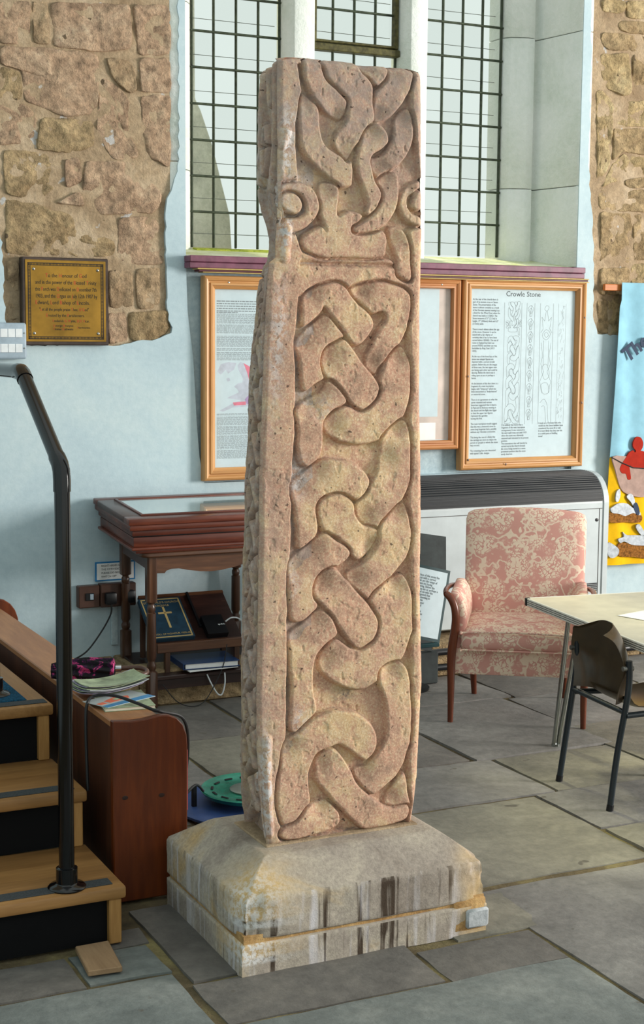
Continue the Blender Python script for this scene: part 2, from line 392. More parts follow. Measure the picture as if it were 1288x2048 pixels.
def mesh(name, g, m, smooth=False, sharp=40):
    me = bpy.data.meshes.new(name); me.from_pydata(g.v, [], g.f); me.update()
    b = bmesh.new(); b.from_mesh(me); bmesh.ops.recalc_face_normals(b, faces=b.faces[:])
    if smooth:
        for f in b.faces: f.smooth = True
        lim = math.radians(sharp)
        for e in b.edges:
            e.smooth = not (len(e.link_faces) != 2 or e.calc_face_angle(0) > lim)
    b.to_mesh(me); b.free()
    for mm in (m if isinstance(m, (list, tuple)) else [m]): me.materials.append(MATS[mm])
    return me
def thing(name, label, cat, loc, group=None):
    o = bpy.data.objects.new(name, None); col.objects.link(o); o.location = loc; o.empty_display_size = 0.05
    o['label'] = label; o['category'] = cat
    if group: o['group'] = group
    return o
def root(o):
    x, y, z = 0, 0, 0
    v = Vector((0, 0, 0))
    while o is not None: v += o.location; o = o.parent
    return v
def obj(name, g, m, parent=None, smooth=False, label=None, sharp=40, kind=None):
    me = g if isinstance(g, bpy.types.Mesh) else mesh(name, g, m, smooth, sharp)
    o = bpy.data.objects.new(name, me); col.objects.link(o)
    if parent is not None: o.parent = parent; o.location = -root(parent)
    if label: o['label'] = label
    if kind: o['kind'] = kind
    return o
def tag(o, label, cat, group=None):
    o['label'] = label; o['category'] = cat
    if group: o['group'] = group
    return o
def struct(name, g, m, label=None, smooth=False):
    o = obj(name, g, m, None, smooth); o['kind'] = 'structure'
    if label: o['label'] = label
    return o
def smooth_path(pts, n=8, closed=False):
    """Catmull-Rom through the points"""
    P = [np.array(p, float) for p in pts]; out = []; m = len(P)
    rngk = range(m) if closed else range(m-1)
    for i in rngk:
        if closed: p0, p1, p2, p3 = P[i-1], P[i], P[(i+1) % m], P[(i+2) % m]
        else: p0, p1, p2, p3 = P[max(i-1, 0)], P[i], P[i+1], P[min(i+2, m-1)]
        for k in range(n):
            t = k/n; out.append(0.5*((2*p1)+(p2-p0)*t+(2*p0-5*p1+4*p2-p3)*t*t+(3*p1-p0-3*p2+p3)*t**3))
    if not closed: out.append(P[-1])
    return [tuple(q) for q in out]
def text(name, body, size, at, right, upv, m, parent, align='LEFT', depth=0.0008, label=None, squash=1.0, bold=0.0):
    """letters as flat relief: at = baseline start, right / upv = unit directions"""
    cu = bpy.data.curves.new(name, 'FONT'); cu.body = body; cu.size = size; cu.align_x = align; cu.extrude = depth; cu.resolution_u = 2; cu.offset = bold
    t = bpy.data.objects.new(name, cu); col.objects.link(t)
    dg = bpy.context.evaluated_depsgraph_get(); me = bpy.data.meshes.new_from_object(t.evaluated_get(dg))
    bpy.data.objects.remove(t); bpy.data.curves.remove(cu)
    r = Vector(right).normalized(); u = Vector(upv).normalized(); n = r.cross(u)
    M = Matrix((r, u, n)).transposed().to_4x4(); M.translation = Vector(at)
    me.transform(M @ Matrix.Diagonal((squash, 1, 1, 1))); me.materials.clear(); me.materials.append(MATS[m]); me.name = name
    o = bpy.data.objects.new(name, me); col.objects.link(o)
    if parent is not None: o.parent = parent; o.location = -root(parent)
    if label: o['label'] = label
    return o
# value noise on a 2-D lattice, vectorised
def vnoise(x, y, seed=0):
    xi = np.floor(x).astype(int); yi = np.floor(y).astype(int); xf = x-xi; yf = y-yi
    xf = xf*xf*(3-2*xf); yf = yf*yf*(3-2*yf)
    def h(a, b):
        n = (a*374761393+b*668265263+seed*1442695041) & 0xffffffff
        n = ((n ^ (n >> 13))*1274126177) & 0xffffffff
        return ((n ^ (n >> 16)) & 0xffff)/65535.0
    return (h(xi, yi)*(1-xf)+h(xi+1, yi)*xf)*(1-yf)+(h(xi, yi+1)*(1-xf)+h(xi+1, yi+1)*xf)*yf
def fbm(x, y, seed=0, oct=4):
    a = 0; s = 0.5
    for k in range(oct): a = a+s*(vnoise(x*2**k, y*2**k, seed+k)-0.5); s *= 0.5
    return a
def inside(poly, X, Z):
    r = np.zeros(X.shape, bool); n = len(poly)
    for i in range(n):
        x0, z0 = poly[i]; x1, z1 = poly[(i+1) % n]
        if z0 == z1: continue
        r ^= ((z0 > Z) != (z1 > Z)) & (X < (x1-x0)*(Z-z0)/(z1-z0)+x0)
    return r
def dist_line(pts, X, Z):
    d = np.full(X.shape, 1e9)
    for (x0, z0), (x1, z1) in zip(pts[:-1], pts[1:]):
        vx, vz = x1-x0, z1-z0; L = vx*vx+vz*vz+1e-12
        t = np.clip(((X-x0)*vx+(Z-z0)*vz)/L, 0, 1)
        d = np.minimum(d, (X-x0-t*vx)**2+(Z-z0-t*vz)**2)
    return np.sqrt(d)

# ---- outlines measured on the stone and the wall, in metres
RAISED=[(0.0174,[(1.614,2.129),(1.601,2.098)]),(0.0184,[(1.615,1.889),(1.611,1.815)]),(0.0195,[(1.566,0.556),(1.564,0.446),(1.572,0.301)])]
PANELS=[[(1.641,2.303),(1.977,2.332),(1.981,2.209),(2.015,2.038),(2.017,1.905),(1.977,1.895),(1.974,1.785),(1.913,1.816),(1.659,1.826),(1.637,1.882),(1.602,1.901),(1.599,1.99),(1.645,2.015),(1.635,2.154),(1.656,2.224)],[(1.65,1.723),(1.752,1.761),(1.81,1.739),(1.867,1.768),(1.973,1.747),(1.984,1.591),(1.988,1.373),(1.988,1.151),(1.999,1.032),(2.007,0.837),(2.002,0.591),(2.004,0.26),(1.809,0.267),(1.608,0.281),(1.597,0.418),(1.62,0.569),(1.62,0.867),(1.629,1.021),(1.632,1.235),(1.642,1.435),(1.636,1.602)]]
EDGES=[(2.314,1.623,1.589,2.008),(2.206,1.617,1.589,2.011),(2.083,1.615,1.59,2.014),(1.984,1.616,1.591,2.017),(1.922,1.633,1.591,2.018),(1.859,1.646,1.587,2.018),(1.815,1.643,1.586,2.017),(1.802,1.636,1.568,2.017),(1.707,1.616,1.56,2.016),(1.581,1.604,1.555,2.017),(1.453,1.593,1.551,2.019),(1.325,1.589,1.546,2.025),(1.196,1.585,1.543,2.029),(1.065,1.582,1.541,2.03),(0.934,1.579,1.54,2.031),(0.802,1.574,1.539,2.035),(0.669,1.571,1.536,2.041),(0.534,1.568,1.541,2.035),(0.397,1.571,1.552,2.03),(0.327,1.574,1.558,2.021),(0.271,1.58,1.567,2.013),(0.229,1.583,1.573,2.014)]
LFACE=[(0.014,'o',0.55,2.395,2.205,0.2),(0.014,'o',0.32,2.157,2.037,0.2),(0.014,'l',[(0.72,2.32),(0.72,2.145),(0.6,1.992)]),(0.013,'l',[(0.1,2.295),(0.08,2.018)]),(0.016,'o',0.75,1.839,1.781,0.12),(0.016,'l',[(0.35,1.787),(0.3,1.71),(0.55,1.606),(0.5,1.527)]),(0.014,'o',0.35,1.755,1.638,0.25),(0.014,'o',0.6,1.658,1.521,0.3),(0.014,'o',0.35,1.58,1.449,0.25),(0.014,'o',0.6,1.475,1.343,0.3),(0.016,'o',0.35,1.383,1.237,0.3),(0.015,'l',[(0.8,1.762),(0.75,1.658),(0.8,1.501),(0.75,1.316)]),(0.013,'l',[(0.08,1.762),(0.1,1.449),(0.08,1.183),(0.1,0.777)]),(0.016,'o',0.6,1.303,1.196,0.25),(0.018,'o',0.45,1.17,1.042,0.35),(0.016,'o',0.5,1.015,0.873,0.3),(0.018,'o',0.45,0.913,0.715,0.4),(0.015,'l',[(0.85,1.183),(0.8,0.981),(0.85,0.708)]),(0.016,'o',0.5,0.653,0.528,0.3),(0.016,'o',0.4,0.57,0.417,0.35),(0.016,'o',0.55,0.445,0.29,0.35)]
STONES=[[(1.635,3.018),(1.765,3.031),(1.771,2.856),(1.632,2.839)],[(1.778,3.032),(1.849,3.039),(1.848,2.852),(1.782,2.851)],[(1.858,3.033),(2.217,3.061),(2.22,2.87),(2.086,2.842),(1.869,2.852)],[(2.231,3.061),(2.434,3.072),(2.431,2.862),(2.253,2.847)],[(1.632,2.831),(1.86,2.84),(2.067,2.835),(2.076,2.754),(2.056,2.58),(1.919,2.555),(1.803,2.596),(1.737,2.613),(1.73,2.739),(1.63,2.758)],[(1.63,2.75),(1.724,2.732),(1.733,2.616),(1.627,2.6)],[(2.099,2.826),(2.225,2.818),(2.252,2.698),(2.214,2.669),(2.131,2.741)],[(2.255,2.834),(2.437,2.847),(2.436,2.693),(2.263,2.686)],[(2.08,2.746),(2.168,2.701),(2.209,2.643),(2.204,2.52),(2.254,2.4),(2.128,2.384),(2.059,2.511)],[(2.263,2.669),(2.438,2.686),(2.435,2.366),(2.302,2.403),(2.271,2.525)],[(1.627,2.592),(1.732,2.6),(1.794,2.562),(1.776,2.441),(1.624,2.413)],[(1.807,2.545),(2.046,2.553),(2.052,2.441),(1.955,2.402),(1.787,2.409)],[(1.641,2.397),(1.782,2.401),(1.9,2.38),(1.888,2.271),(1.797,2.194),(1.647,2.211)],[(1.912,2.376),(1.98,2.389),(1.996,2.281),(1.915,2.247)],[(2.008,2.37),(2.25,2.382),(2.316,2.297),(2.365,2.242),(2.332,2.163),(2.07,2.143),(1.992,2.22)],[(1.864,2.184),(1.979,2.244),(2.007,2.173)],[(1.648,2.191),(1.797,2.176),(1.859,2.151),(2.06,2.127),(2.127,2.119),(2.141,1.979),(2.115,1.962),(1.696,1.955),(1.647,1.964)],[(2.154,2.13),(2.334,2.147),(2.367,2.112),(2.367,1.934),(2.218,1.928),(2.152,1.951)],[(1.649,1.93),(1.697,1.932),(1.7,1.676),(1.647,1.675)],[(2.105,1.899),(2.216,1.902),(2.221,1.74),(2.108,1.73)],[(2.232,1.911),(2.352,1.919),(2.351,1.733),(2.238,1.732)],[(2.103,1.713),(2.188,1.722),(2.195,1.587),(2.106,1.57)],[(2.199,1.715),(2.4,1.725),(2.399,1.624),(2.312,1.583),(2.201,1.591)],[(4.745,3.332),(4.896,3.347),(4.898,3.282),(4.752,3.277)],[(4.904,3.348),(5.035,3.361),(5.039,3.27),(4.909,3.259)],[(4.852,3.24),(5.039,3.258),(5.042,3.188),(4.869,3.19)],[(4.754,3.173),(4.867,3.18),(5.043,3.177),(5.046,3.105),(4.801,3.091),(4.753,3.115)],[(4.752,3.064),(4.932,3.084),(4.951,2.882),(4.901,2.865),(4.791,2.898),(4.756,2.979)],[(4.957,3.086),(5.046,3.094),(5.056,2.867),(4.965,2.875)],[(4.859,2.832),(5.056,2.853),(5.062,2.717),(4.855,2.711)],[(4.732,2.881),(4.775,2.884),(4.846,2.821),(4.842,2.703),(4.833,2.515),(4.758,2.399)],[(4.851,2.7),(5.062,2.707),(5.068,2.57),(4.908,2.585),(4.847,2.529)],[(4.847,2.519),(4.917,2.575),(5.068,2.559),(5.072,2.478),(4.913,2.445),(4.784,2.395)],[(4.924,2.439),(5.072,2.466),(5.075,2.402),(4.946,2.398)],[(4.76,2.385),(5.075,2.394),(5.08,2.279),(4.775,2.28)],[(4.778,2.269),(4.982,2.268),(4.994,2.014),(4.887,1.988),(4.791,1.999)],[(4.993,2.261),(5.081,2.265),(5.09,2.029),(5.005,2.02)],[(4.786,1.976),(4.975,1.988),(4.989,1.92),(4.99,1.842),(4.791,1.838)],[(4.985,2.006),(5.091,2.015),(5.096,1.887),(4.999,1.885)],[(4.778,1.831),(4.839,1.832),(4.851,1.639),(4.785,1.639)],[(4.848,1.828),(5.097,1.876),(5.107,1.627),(4.86,1.632)]]
PLB=[(1.609,1.566),(1.675,1.566),(2.095,1.566),(2.153,1.566),(2.205,1.577),(2.26,1.591),(2.307,1.589),(2.343,1.601),(2.399,1.624),(2.404,1.649),(2.385,1.682),(2.378,1.862),(2.376,1.997),(2.372,2.157),(2.382,2.228),(2.411,2.292),(2.431,2.348),(2.438,2.481),(2.437,2.664),(2.437,2.836),(2.435,2.969),(2.438,3.099)]
PRB=[(4.682,3.374),(4.679,3.177),(4.684,2.954),(4.686,2.728),(4.686,2.527),(4.703,2.325),(4.723,2.198),(4.739,1.916),(4.744,1.709),(4.772,1.636),(4.918,1.627),(5.115,1.62)]
PIECES=[([(1.663,2.228),(1.68,2.221),(1.701,2.199),(1.707,2.168),(1.709,2.136),(1.722,2.108),(1.747,2.088),(1.777,2.073),(1.797,2.07),(1.802,2.048),(1.801,2.02),(1.797,2.004),(1.763,2.001),(1.74,2.021),(1.698,2.051),(1.664,2.085),(1.653,2.126),(1.65,2.158),(1.654,2.194)],[(1.667,2.225)]),([(1.668,2.316),(1.709,2.318),(1.715,2.284),(1.738,2.256),(1.776,2.234),(1.788,2.214),(1.784,2.19),(1.767,2.171),(1.727,2.186),(1.697,2.214),(1.678,2.242),(1.665,2.273)],[(1.761,2.172)]),([(1.809,2.315),(1.882,2.326),(1.902,2.306),(1.9,2.289),(1.879,2.266),(1.858,2.267),(1.836,2.287)],[(1.828,2.306)]),([(1.913,2.33),(1.974,2.334),(1.976,2.278),(1.954,2.233),(1.923,2.197),(1.876,2.17),(1.867,2.176),(1.861,2.206),(1.864,2.239),(1.891,2.265),(1.91,2.29)],[(1.872,2.187),(1.909,2.316)]),([(1.717,2.318),(1.76,2.324),(1.805,2.318),(1.829,2.29),(1.858,2.262),(1.859,2.219),(1.867,2.179),(1.853,2.155),(1.815,2.112),(1.793,2.071),(1.777,2.08),(1.754,2.105),(1.756,2.132),(1.784,2.167),(1.791,2.201),(1.791,2.224),(1.76,2.251),(1.73,2.272)],[(1.777,2.087)]),([(1.958,2.209),(1.972,2.209),(1.983,2.174),(1.98,2.126),(1.953,2.077),(1.902,2.04),(1.878,2.032),(1.861,2.051),(1.86,2.075),(1.893,2.087),(1.92,2.122),(1.928,2.157),(1.931,2.184)],[(1.87,2.055),(1.943,2.191)]),([(1.861,2.162),(1.884,2.167),(1.904,2.148),(1.909,2.125),(1.893,2.107),(1.866,2.089),(1.856,2.071),(1.859,2.051),(1.867,2.023),(1.883,1.998),(1.888,1.982),(1.876,1.95),(1.856,1.934),(1.846,1.939),(1.852,1.963),(1.834,2.003),(1.822,2.029),(1.816,2.056),(1.82,2.096),(1.838,2.137)],[(1.853,2.152)]),([(1.717,2.01),(1.763,1.999),(1.761,1.942),(1.766,1.925),(1.794,1.94),(1.833,1.931),(1.814,1.907),(1.814,1.89),(1.896,1.893),(1.905,1.845),(1.889,1.824),(1.796,1.821),(1.711,1.822),(1.666,1.838),(1.662,1.868),(1.711,1.896),(1.73,1.887),(1.714,1.926),(1.708,1.969)],[(1.714,2.003)]),([(1.882,2.025),(1.933,2.045),(1.94,1.997),(1.935,1.953),(1.911,1.917),(1.876,1.896),(1.822,1.887),(1.81,1.9),(1.856,1.925),(1.887,1.954),(1.895,1.992)],[(1.894,2.029)]),([(1.598,1.997),(1.643,2.006),(1.684,1.997),(1.707,1.959),(1.703,1.926),(1.673,1.895),(1.632,1.883),(1.61,1.892),(1.612,1.912),(1.651,1.917),(1.673,1.935),(1.665,1.964),(1.643,1.983),(1.602,1.979)],[]),([(1.602,1.973),(1.635,1.978),(1.656,1.96),(1.658,1.939),(1.643,1.927),(1.613,1.935),(1.599,1.951)],[]),([(2.011,2.028),(1.977,2.016),(1.95,1.984),(1.947,1.953),(1.967,1.923),(2.013,1.911),(2.013,1.932),(1.983,1.941),(1.968,1.961),(1.974,1.985),(2.012,2.008)],[(1.973,2.016)]),([(2.012,2.001),(1.992,1.988),(1.982,1.965),(1.992,1.953),(2.013,1.959)],[]),([(1.929,1.904),(1.955,1.898),(1.974,1.868),(1.979,1.82),(1.978,1.768),(1.941,1.781),(1.939,1.819),(1.926,1.86),(1.916,1.897)],[(1.92,1.873)]),([(1.804,1.742),(1.835,1.753),(1.878,1.761),(1.922,1.755),(1.966,1.738),(1.981,1.711),(1.977,1.665),(1.956,1.606),(1.925,1.574),(1.893,1.536),(1.881,1.518),(1.858,1.532),(1.853,1.564),(1.865,1.591),(1.888,1.63),(1.911,1.661),(1.899,1.682),(1.864,1.678),(1.836,1.705),(1.812,1.725)],[(1.865,1.543),(1.828,1.736)]),([(1.96,1.592),(1.977,1.564),(1.984,1.528),(1.983,1.465),(1.975,1.429),(1.963,1.401),(1.928,1.373),(1.896,1.346),(1.848,1.333),(1.785,1.34),(1.75,1.356),(1.731,1.377),(1.734,1.398),(1.761,1.418),(1.792,1.432),(1.839,1.422),(1.871,1.438),(1.89,1.466),(1.894,1.508),(1.913,1.55),(1.94,1.581)],[(1.941,1.571),(1.742,1.388)]),([(1.645,1.591),(1.66,1.618),(1.698,1.649),(1.736,1.669),(1.767,1.639),(1.784,1.615),(1.767,1.608),(1.74,1.591),(1.721,1.564),(1.722,1.536),(1.727,1.512),(1.699,1.495),(1.667,1.478),(1.657,1.523),(1.653,1.563)],[(1.656,1.608),(1.705,1.649)]),([(1.667,1.712),(1.678,1.729),(1.712,1.747),(1.75,1.755),(1.781,1.747),(1.801,1.725),(1.828,1.698),(1.86,1.671),(1.872,1.65),(1.864,1.63),(1.837,1.602),(1.818,1.595),(1.802,1.605),(1.778,1.636),(1.751,1.666),(1.726,1.693),(1.716,1.678),(1.667,1.641),(1.662,1.672)],[(1.678,1.729)]),([(1.723,1.553),(1.736,1.584),(1.767,1.601),(1.79,1.605),(1.818,1.574),(1.846,1.539),(1.874,1.511),(1.89,1.483),(1.882,1.455),(1.855,1.431),(1.831,1.426),(1.8,1.449),(1.768,1.488),(1.733,1.512)],[(1.733,1.564)]),([(1.65,1.43),(1.684,1.457),(1.722,1.474),(1.741,1.501),(1.768,1.48),(1.79,1.452),(1.784,1.439),(1.753,1.425),(1.73,1.401),(1.723,1.374),(1.723,1.339),(1.716,1.305),(1.685,1.276),(1.662,1.292),(1.651,1.331),(1.652,1.365),(1.65,1.399)],[(1.68,1.464),(1.714,1.484)]),([(1.968,1.394),(1.984,1.361),(1.989,1.304),(1.987,1.233),(1.959,1.173),(1.927,1.149),(1.907,1.127),(1.887,1.106),(1.851,1.117),(1.827,1.15),(1.826,1.175),(1.858,1.212),(1.889,1.257),(1.9,1.307),(1.9,1.346),(1.928,1.373)],[(1.94,1.377),(1.847,1.138),(1.905,1.299)]),([(1.64,1.238),(1.67,1.258),(1.708,1.284),(1.739,1.294),(1.786,1.289),(1.829,1.273),(1.865,1.237),(1.854,1.205),(1.834,1.188),(1.818,1.186),(1.787,1.204),(1.755,1.202),(1.725,1.186),(1.709,1.162),(1.708,1.136),(1.71,1.102),(1.683,1.067),(1.654,1.067),(1.65,1.119),(1.646,1.158),(1.638,1.203)],[(1.651,1.241),(1.701,1.277)]),([(1.713,1.149),(1.717,1.181),(1.748,1.199),(1.787,1.196),(1.815,1.173),(1.823,1.145),(1.847,1.115),(1.887,1.102),(1.891,1.084),(1.88,1.053),(1.836,1.023),(1.812,1.038),(1.772,1.087),(1.729,1.103)],[(1.868,1.06)]),([(1.971,1.17),(1.988,1.119),(1.993,1.072),(1.982,1.025),(1.934,0.974),(1.898,0.936),(1.862,0.913),(1.837,0.926),(1.805,0.967),(1.805,0.989),(1.836,1.005),(1.876,1.038),(1.896,1.073),(1.899,1.109),(1.931,1.143)],[(1.947,1.153),(1.817,0.97)]),([(1.63,1.01),(1.641,1.038),(1.683,1.067),(1.729,1.096),(1.761,1.08),(1.8,1.053),(1.804,1.032),(1.773,1.009),(1.734,0.993),(1.711,0.97),(1.705,0.935),(1.711,0.903),(1.681,0.873),(1.638,0.873),(1.63,0.926),(1.628,0.968)],[(1.641,1.024),(1.691,1.063)]),([(1.97,0.975),(1.991,0.944),(2.0,0.9),(2.0,0.832),(1.998,0.81),(1.974,0.746),(1.929,0.709),(1.881,0.677),(1.841,0.666),(1.776,0.687),(1.733,0.72),(1.721,0.75),(1.74,0.788),(1.771,0.807),(1.807,0.784),(1.839,0.774),(1.871,0.782),(1.895,0.811),(1.899,0.847),(1.882,0.888),(1.87,0.911),(1.898,0.94),(1.934,0.963)],[(1.942,0.957),(1.732,0.76)]),([(1.709,0.963),(1.722,0.987),(1.761,1.002),(1.797,0.968),(1.837,0.926),(1.866,0.895),(1.891,0.857),(1.895,0.831),(1.883,0.803),(1.855,0.784),(1.831,0.782),(1.799,0.814),(1.767,0.859),(1.735,0.897),(1.707,0.931)],[(1.719,0.97)]),([(1.633,0.836),(1.673,0.861),(1.719,0.893),(1.751,0.873),(1.771,0.835),(1.767,0.818),(1.736,0.799),(1.709,0.769),(1.701,0.73),(1.702,0.673),(1.712,0.625),(1.698,0.605),(1.667,0.572),(1.636,0.577),(1.634,0.626),(1.638,0.686),(1.631,0.744),(1.631,0.786)],[(1.646,0.838),(1.696,0.877)]),([(1.966,0.731),(1.991,0.696),(2.0,0.643),(2.003,0.54),(1.99,0.472),(1.966,0.422),(1.917,0.384),(1.881,0.368),(1.841,0.414),(1.832,0.443),(1.871,0.454),(1.902,0.483),(1.924,0.517),(1.928,0.569),(1.92,0.63),(1.902,0.68),(1.912,0.719)],[(1.934,0.721),(1.845,0.437)]),([(1.975,0.417),(1.989,0.395),(1.999,0.344),(2.0,0.311),(1.95,0.314),(1.927,0.331),(1.94,0.368)],[(1.935,0.353)]),([(1.714,0.453),(1.718,0.488),(1.753,0.51),(1.779,0.501),(1.81,0.454),(1.837,0.402),(1.873,0.365),(1.904,0.34),(1.922,0.328),(1.949,0.318),(1.995,0.32),(1.995,0.291),(1.968,0.279),(1.905,0.271),(1.86,0.273),(1.834,0.293),(1.789,0.34),(1.745,0.39),(1.715,0.425)],[(1.718,0.477)]),([(1.62,0.539),(1.654,0.563),(1.7,0.597),(1.743,0.612),(1.786,0.612),(1.839,0.594),(1.879,0.562),(1.895,0.528),(1.889,0.492),(1.867,0.471),(1.849,0.473),(1.787,0.52),(1.753,0.516),(1.718,0.504),(1.697,0.475),(1.689,0.437),(1.692,0.361),(1.656,0.31),(1.617,0.315),(1.596,0.389),(1.606,0.467)],[(1.621,0.531)]),([(1.694,0.36),(1.741,0.37),(1.772,0.342),(1.785,0.312),(1.772,0.29),(1.72,0.281),(1.643,0.274),(1.609,0.285),(1.613,0.308),(1.656,0.322)],[(1.728,0.364)])]
# ------------------------------------------------------------------ the room: floor
WY = 6.5                                    # face of the back wall
g = G().box(-3, 8, -3, 9.0, -0.2, -0.010)
floor = struct('floor', g, 'floor_mortar', 'stone flag floor bedded in ochre mortar')
FLAGQ = [(0.3,1.27,2.86,3.466,1),(1.295,2.26,2.5,3.118,1),(2.276,3.2,2.72,3.62,0),(3.216,4.1,2.8,3.62,2),(0.2,1.28,2.2,2.845,0),(2.275,3.2,2.0,2.705,1),(1.29,2.262,1.9,2.488,3),
 (1.297,1.888,3.138,3.372,3),(1.904,2.264,3.128,3.318,3),(2.05,2.345,3.336,3.585,2),(1.307,1.44,3.392,3.9,3),(0.3,1.05,3.482,3.662,3),(1.062,1.272,3.482,3.66,1),(1.18,1.288,3.674,3.785,3),
 (2.2,2.955,3.652,4.326,2),(2.966,3.5,3.642,3.922,2),(2.97,3.46,3.94,4.328,0),(3.475,4.3,3.94,4.5,2),(3.515,4.4,3.636,3.925,0),
 (2.42,3.062,4.344,4.782,0),(3.076,3.598,4.346,4.774,2),(2.15,2.405,4.344,4.79,3),(1.6,2.0,3.95,4.53,3),(2.0,2.19,3.95,4.53,0),
 (3.006,3.646,4.796,5.602,0),(2.41,2.988,4.81,5.392,3),(3.614,4.3,4.52,5.068,2),(3.664,4.42,5.088,5.59,0),(4.316,5.2,4.52,5.07,2),(4.435,5.3,5.088,5.6,3),
 (2.42,3.1,5.41,6.1,3),(3.115,3.7,5.62,6.1,0),(3.715,4.4,5.61,6.1,3),(4.415,5.3,5.615,6.1,0),
 (2.018,2.4,4.84,5.5,2),(1.75,2.0,4.83,5.27,0),(1.76,2.13,4.556,4.805,2),(1.46,1.742,4.55,5.2,3),(1.46,2.0,5.285,5.8,3),(2.018,2.405,5.515,6.1,3),(1.46,2.0,5.815,6.1,2),(4.31,5.2,3.94,4.5,0),(4.415,5.3,2.8,3.92,2)]
def flag_mesh(x0, x1, y0, y1, seed):
    r = random.Random(seed); j = lambda: r.uniform(-0.006, 0.006)
    nx = max(3, int((x1-x0)/0.06)); ny = max(3, int((y1-y0)/0.06)); b = G(); V = []; dz = r.uniform(-0.002, 0.003); tx, ty = r.uniform(-.004, .004), r.uniform(-.004, .004)
    c = [(x0+j(), y0+j()), (x1+j(), y0+j()), (x1+j(), y1+j()), (x0+j(), y1+j())]
    for k in range(ny+1):
        for i in range(nx+1):
            u, v = i/nx, k/ny
            x = (c[0][0]*(1-u)+c[1][0]*u)*(1-v)+(c[3][0]*(1-u)+c[2][0]*u)*v; y = (c[0][1]*(1-v)+c[3][1]*v)*(1-u)+(c[1][1]*(1-v)+c[2][1]*v)*u
            e = (i in (0, nx)) or (k in (0, ny)); n = float(fbm(np.array([x*7.0]), np.array([y*7.0]), seed % 50, 3)[0])
            if e: x += 0.012*float(fbm(np.array([y*16+3.1]), np.array([x*16+7.7]), 5, 3)[0]); y += 0.012*float(fbm(np.array([x*16]), np.array([y*16+1.3]), 9, 3)[0])
            V.append((x, y, dz+tx*(u-.5)+ty*(v-.5)+0.006*n-(0.004 if e else 0)))
    w = nx+1; n0 = len(V)
    f = [(k*w+i, k*w+i+1, (k+1)*w+i+1, (k+1)*w+i) for k in range(ny) for i in range(nx)]
    rim = [i for i in range(w)]+[k*w+nx for k in range(1, ny+1)]+[ny*w+i for i in range(nx-1, -1, -1)]+[k*w for k in range(ny-1, 0, -1)]
    V += [(V[k][0], V[k][1], -0.012) for k in rim]
    f += [(rim[i], n0+i, n0+(i+1) % len(rim), rim[(i+1) % len(rim)]) for i in range(len(rim))]
    return b.add(V, f)
for i, (x0, x1, y0, y1, t) in enumerate(FLAGQ):
    obj('flagstone', flag_mesh(x0, x1, y0, y1, 100+i), 'flag_%d' % t, floor, True, sharp=50)

# ------------------------------------------------------------------ the room: back wall with its window opening
g = G()
g.box(-2.5, 2.47, WY+.02, 7.0, 0, 8); g.box(4.64, 7.5, WY+.02, 7.0, 0, 8); g.box(2.47, 4.64, WY+.03, 7.0, 0, 1.92); g.box(2.47, 4.64, WY+.02, 7.0, 3.95, 8)
wall = struct('wall_back', g, 'mortar', 'church wall of rubble stone with white plaster below')
g = G(); g.box(-1.2, -1.0, -3.0, 6.5, 0, 8)  # unseen left wall, set close and long to shade the left side
struct('wall_left_occluder', g, 'plaster')
poly = [(-2.3, .1), (6.5, .1), (6.5, 1.62)]+PRB[::-1]+[(4.68, 3.95), (4.632, 3.95), (4.628, 1.2), (4.628, .93), (2.558, .93), (2.535, 1.05), (2.522, 1.2), (2.505, 1.5), (2.478, 1.72), (2.47, 1.95), (2.468, 3.95), (2.44, 3.95)]+PLB[::-1][:-1]+[(1.615, 1.567), (1.64, 1.62), (1.63, 1.75), (1.632, 1.9), (1.618, 2.1), (1.605, 2.4), (1.58, 2.62), (1.5, 2.75), (-2.3, 2.75)]
fine = []
for i, p in enumerate(poly):                # ragged edge where the plaster is broken away
    q = poly[(i+1) % len(poly)]; L = math.dist(p, q); fine.append(p)
    if 1.5 < min(p[1], q[1]) and L < 0.6 and not (2.46 < p[0] < 4.64 and 2.46 < q[0] < 4.64):
        k = max(1, int(L/0.025))
        for t in range(1, k): fine.append((p[0]+(q[0]-p[0])*t/k+random.uniform(-.006, .006), p[1]+(q[1]-p[1])*t/k+random.uniform(-.006, .006)))
g = G().prism(fine, 1, WY, WY+.03)
obj('plaster_coat', g, 'plaster', wall)
g = G().box(2.46, 4.64, WY+.026, WY+.034, .9, 1.93)
obj('niche_plaster', g, 'niche_plaster', wall)

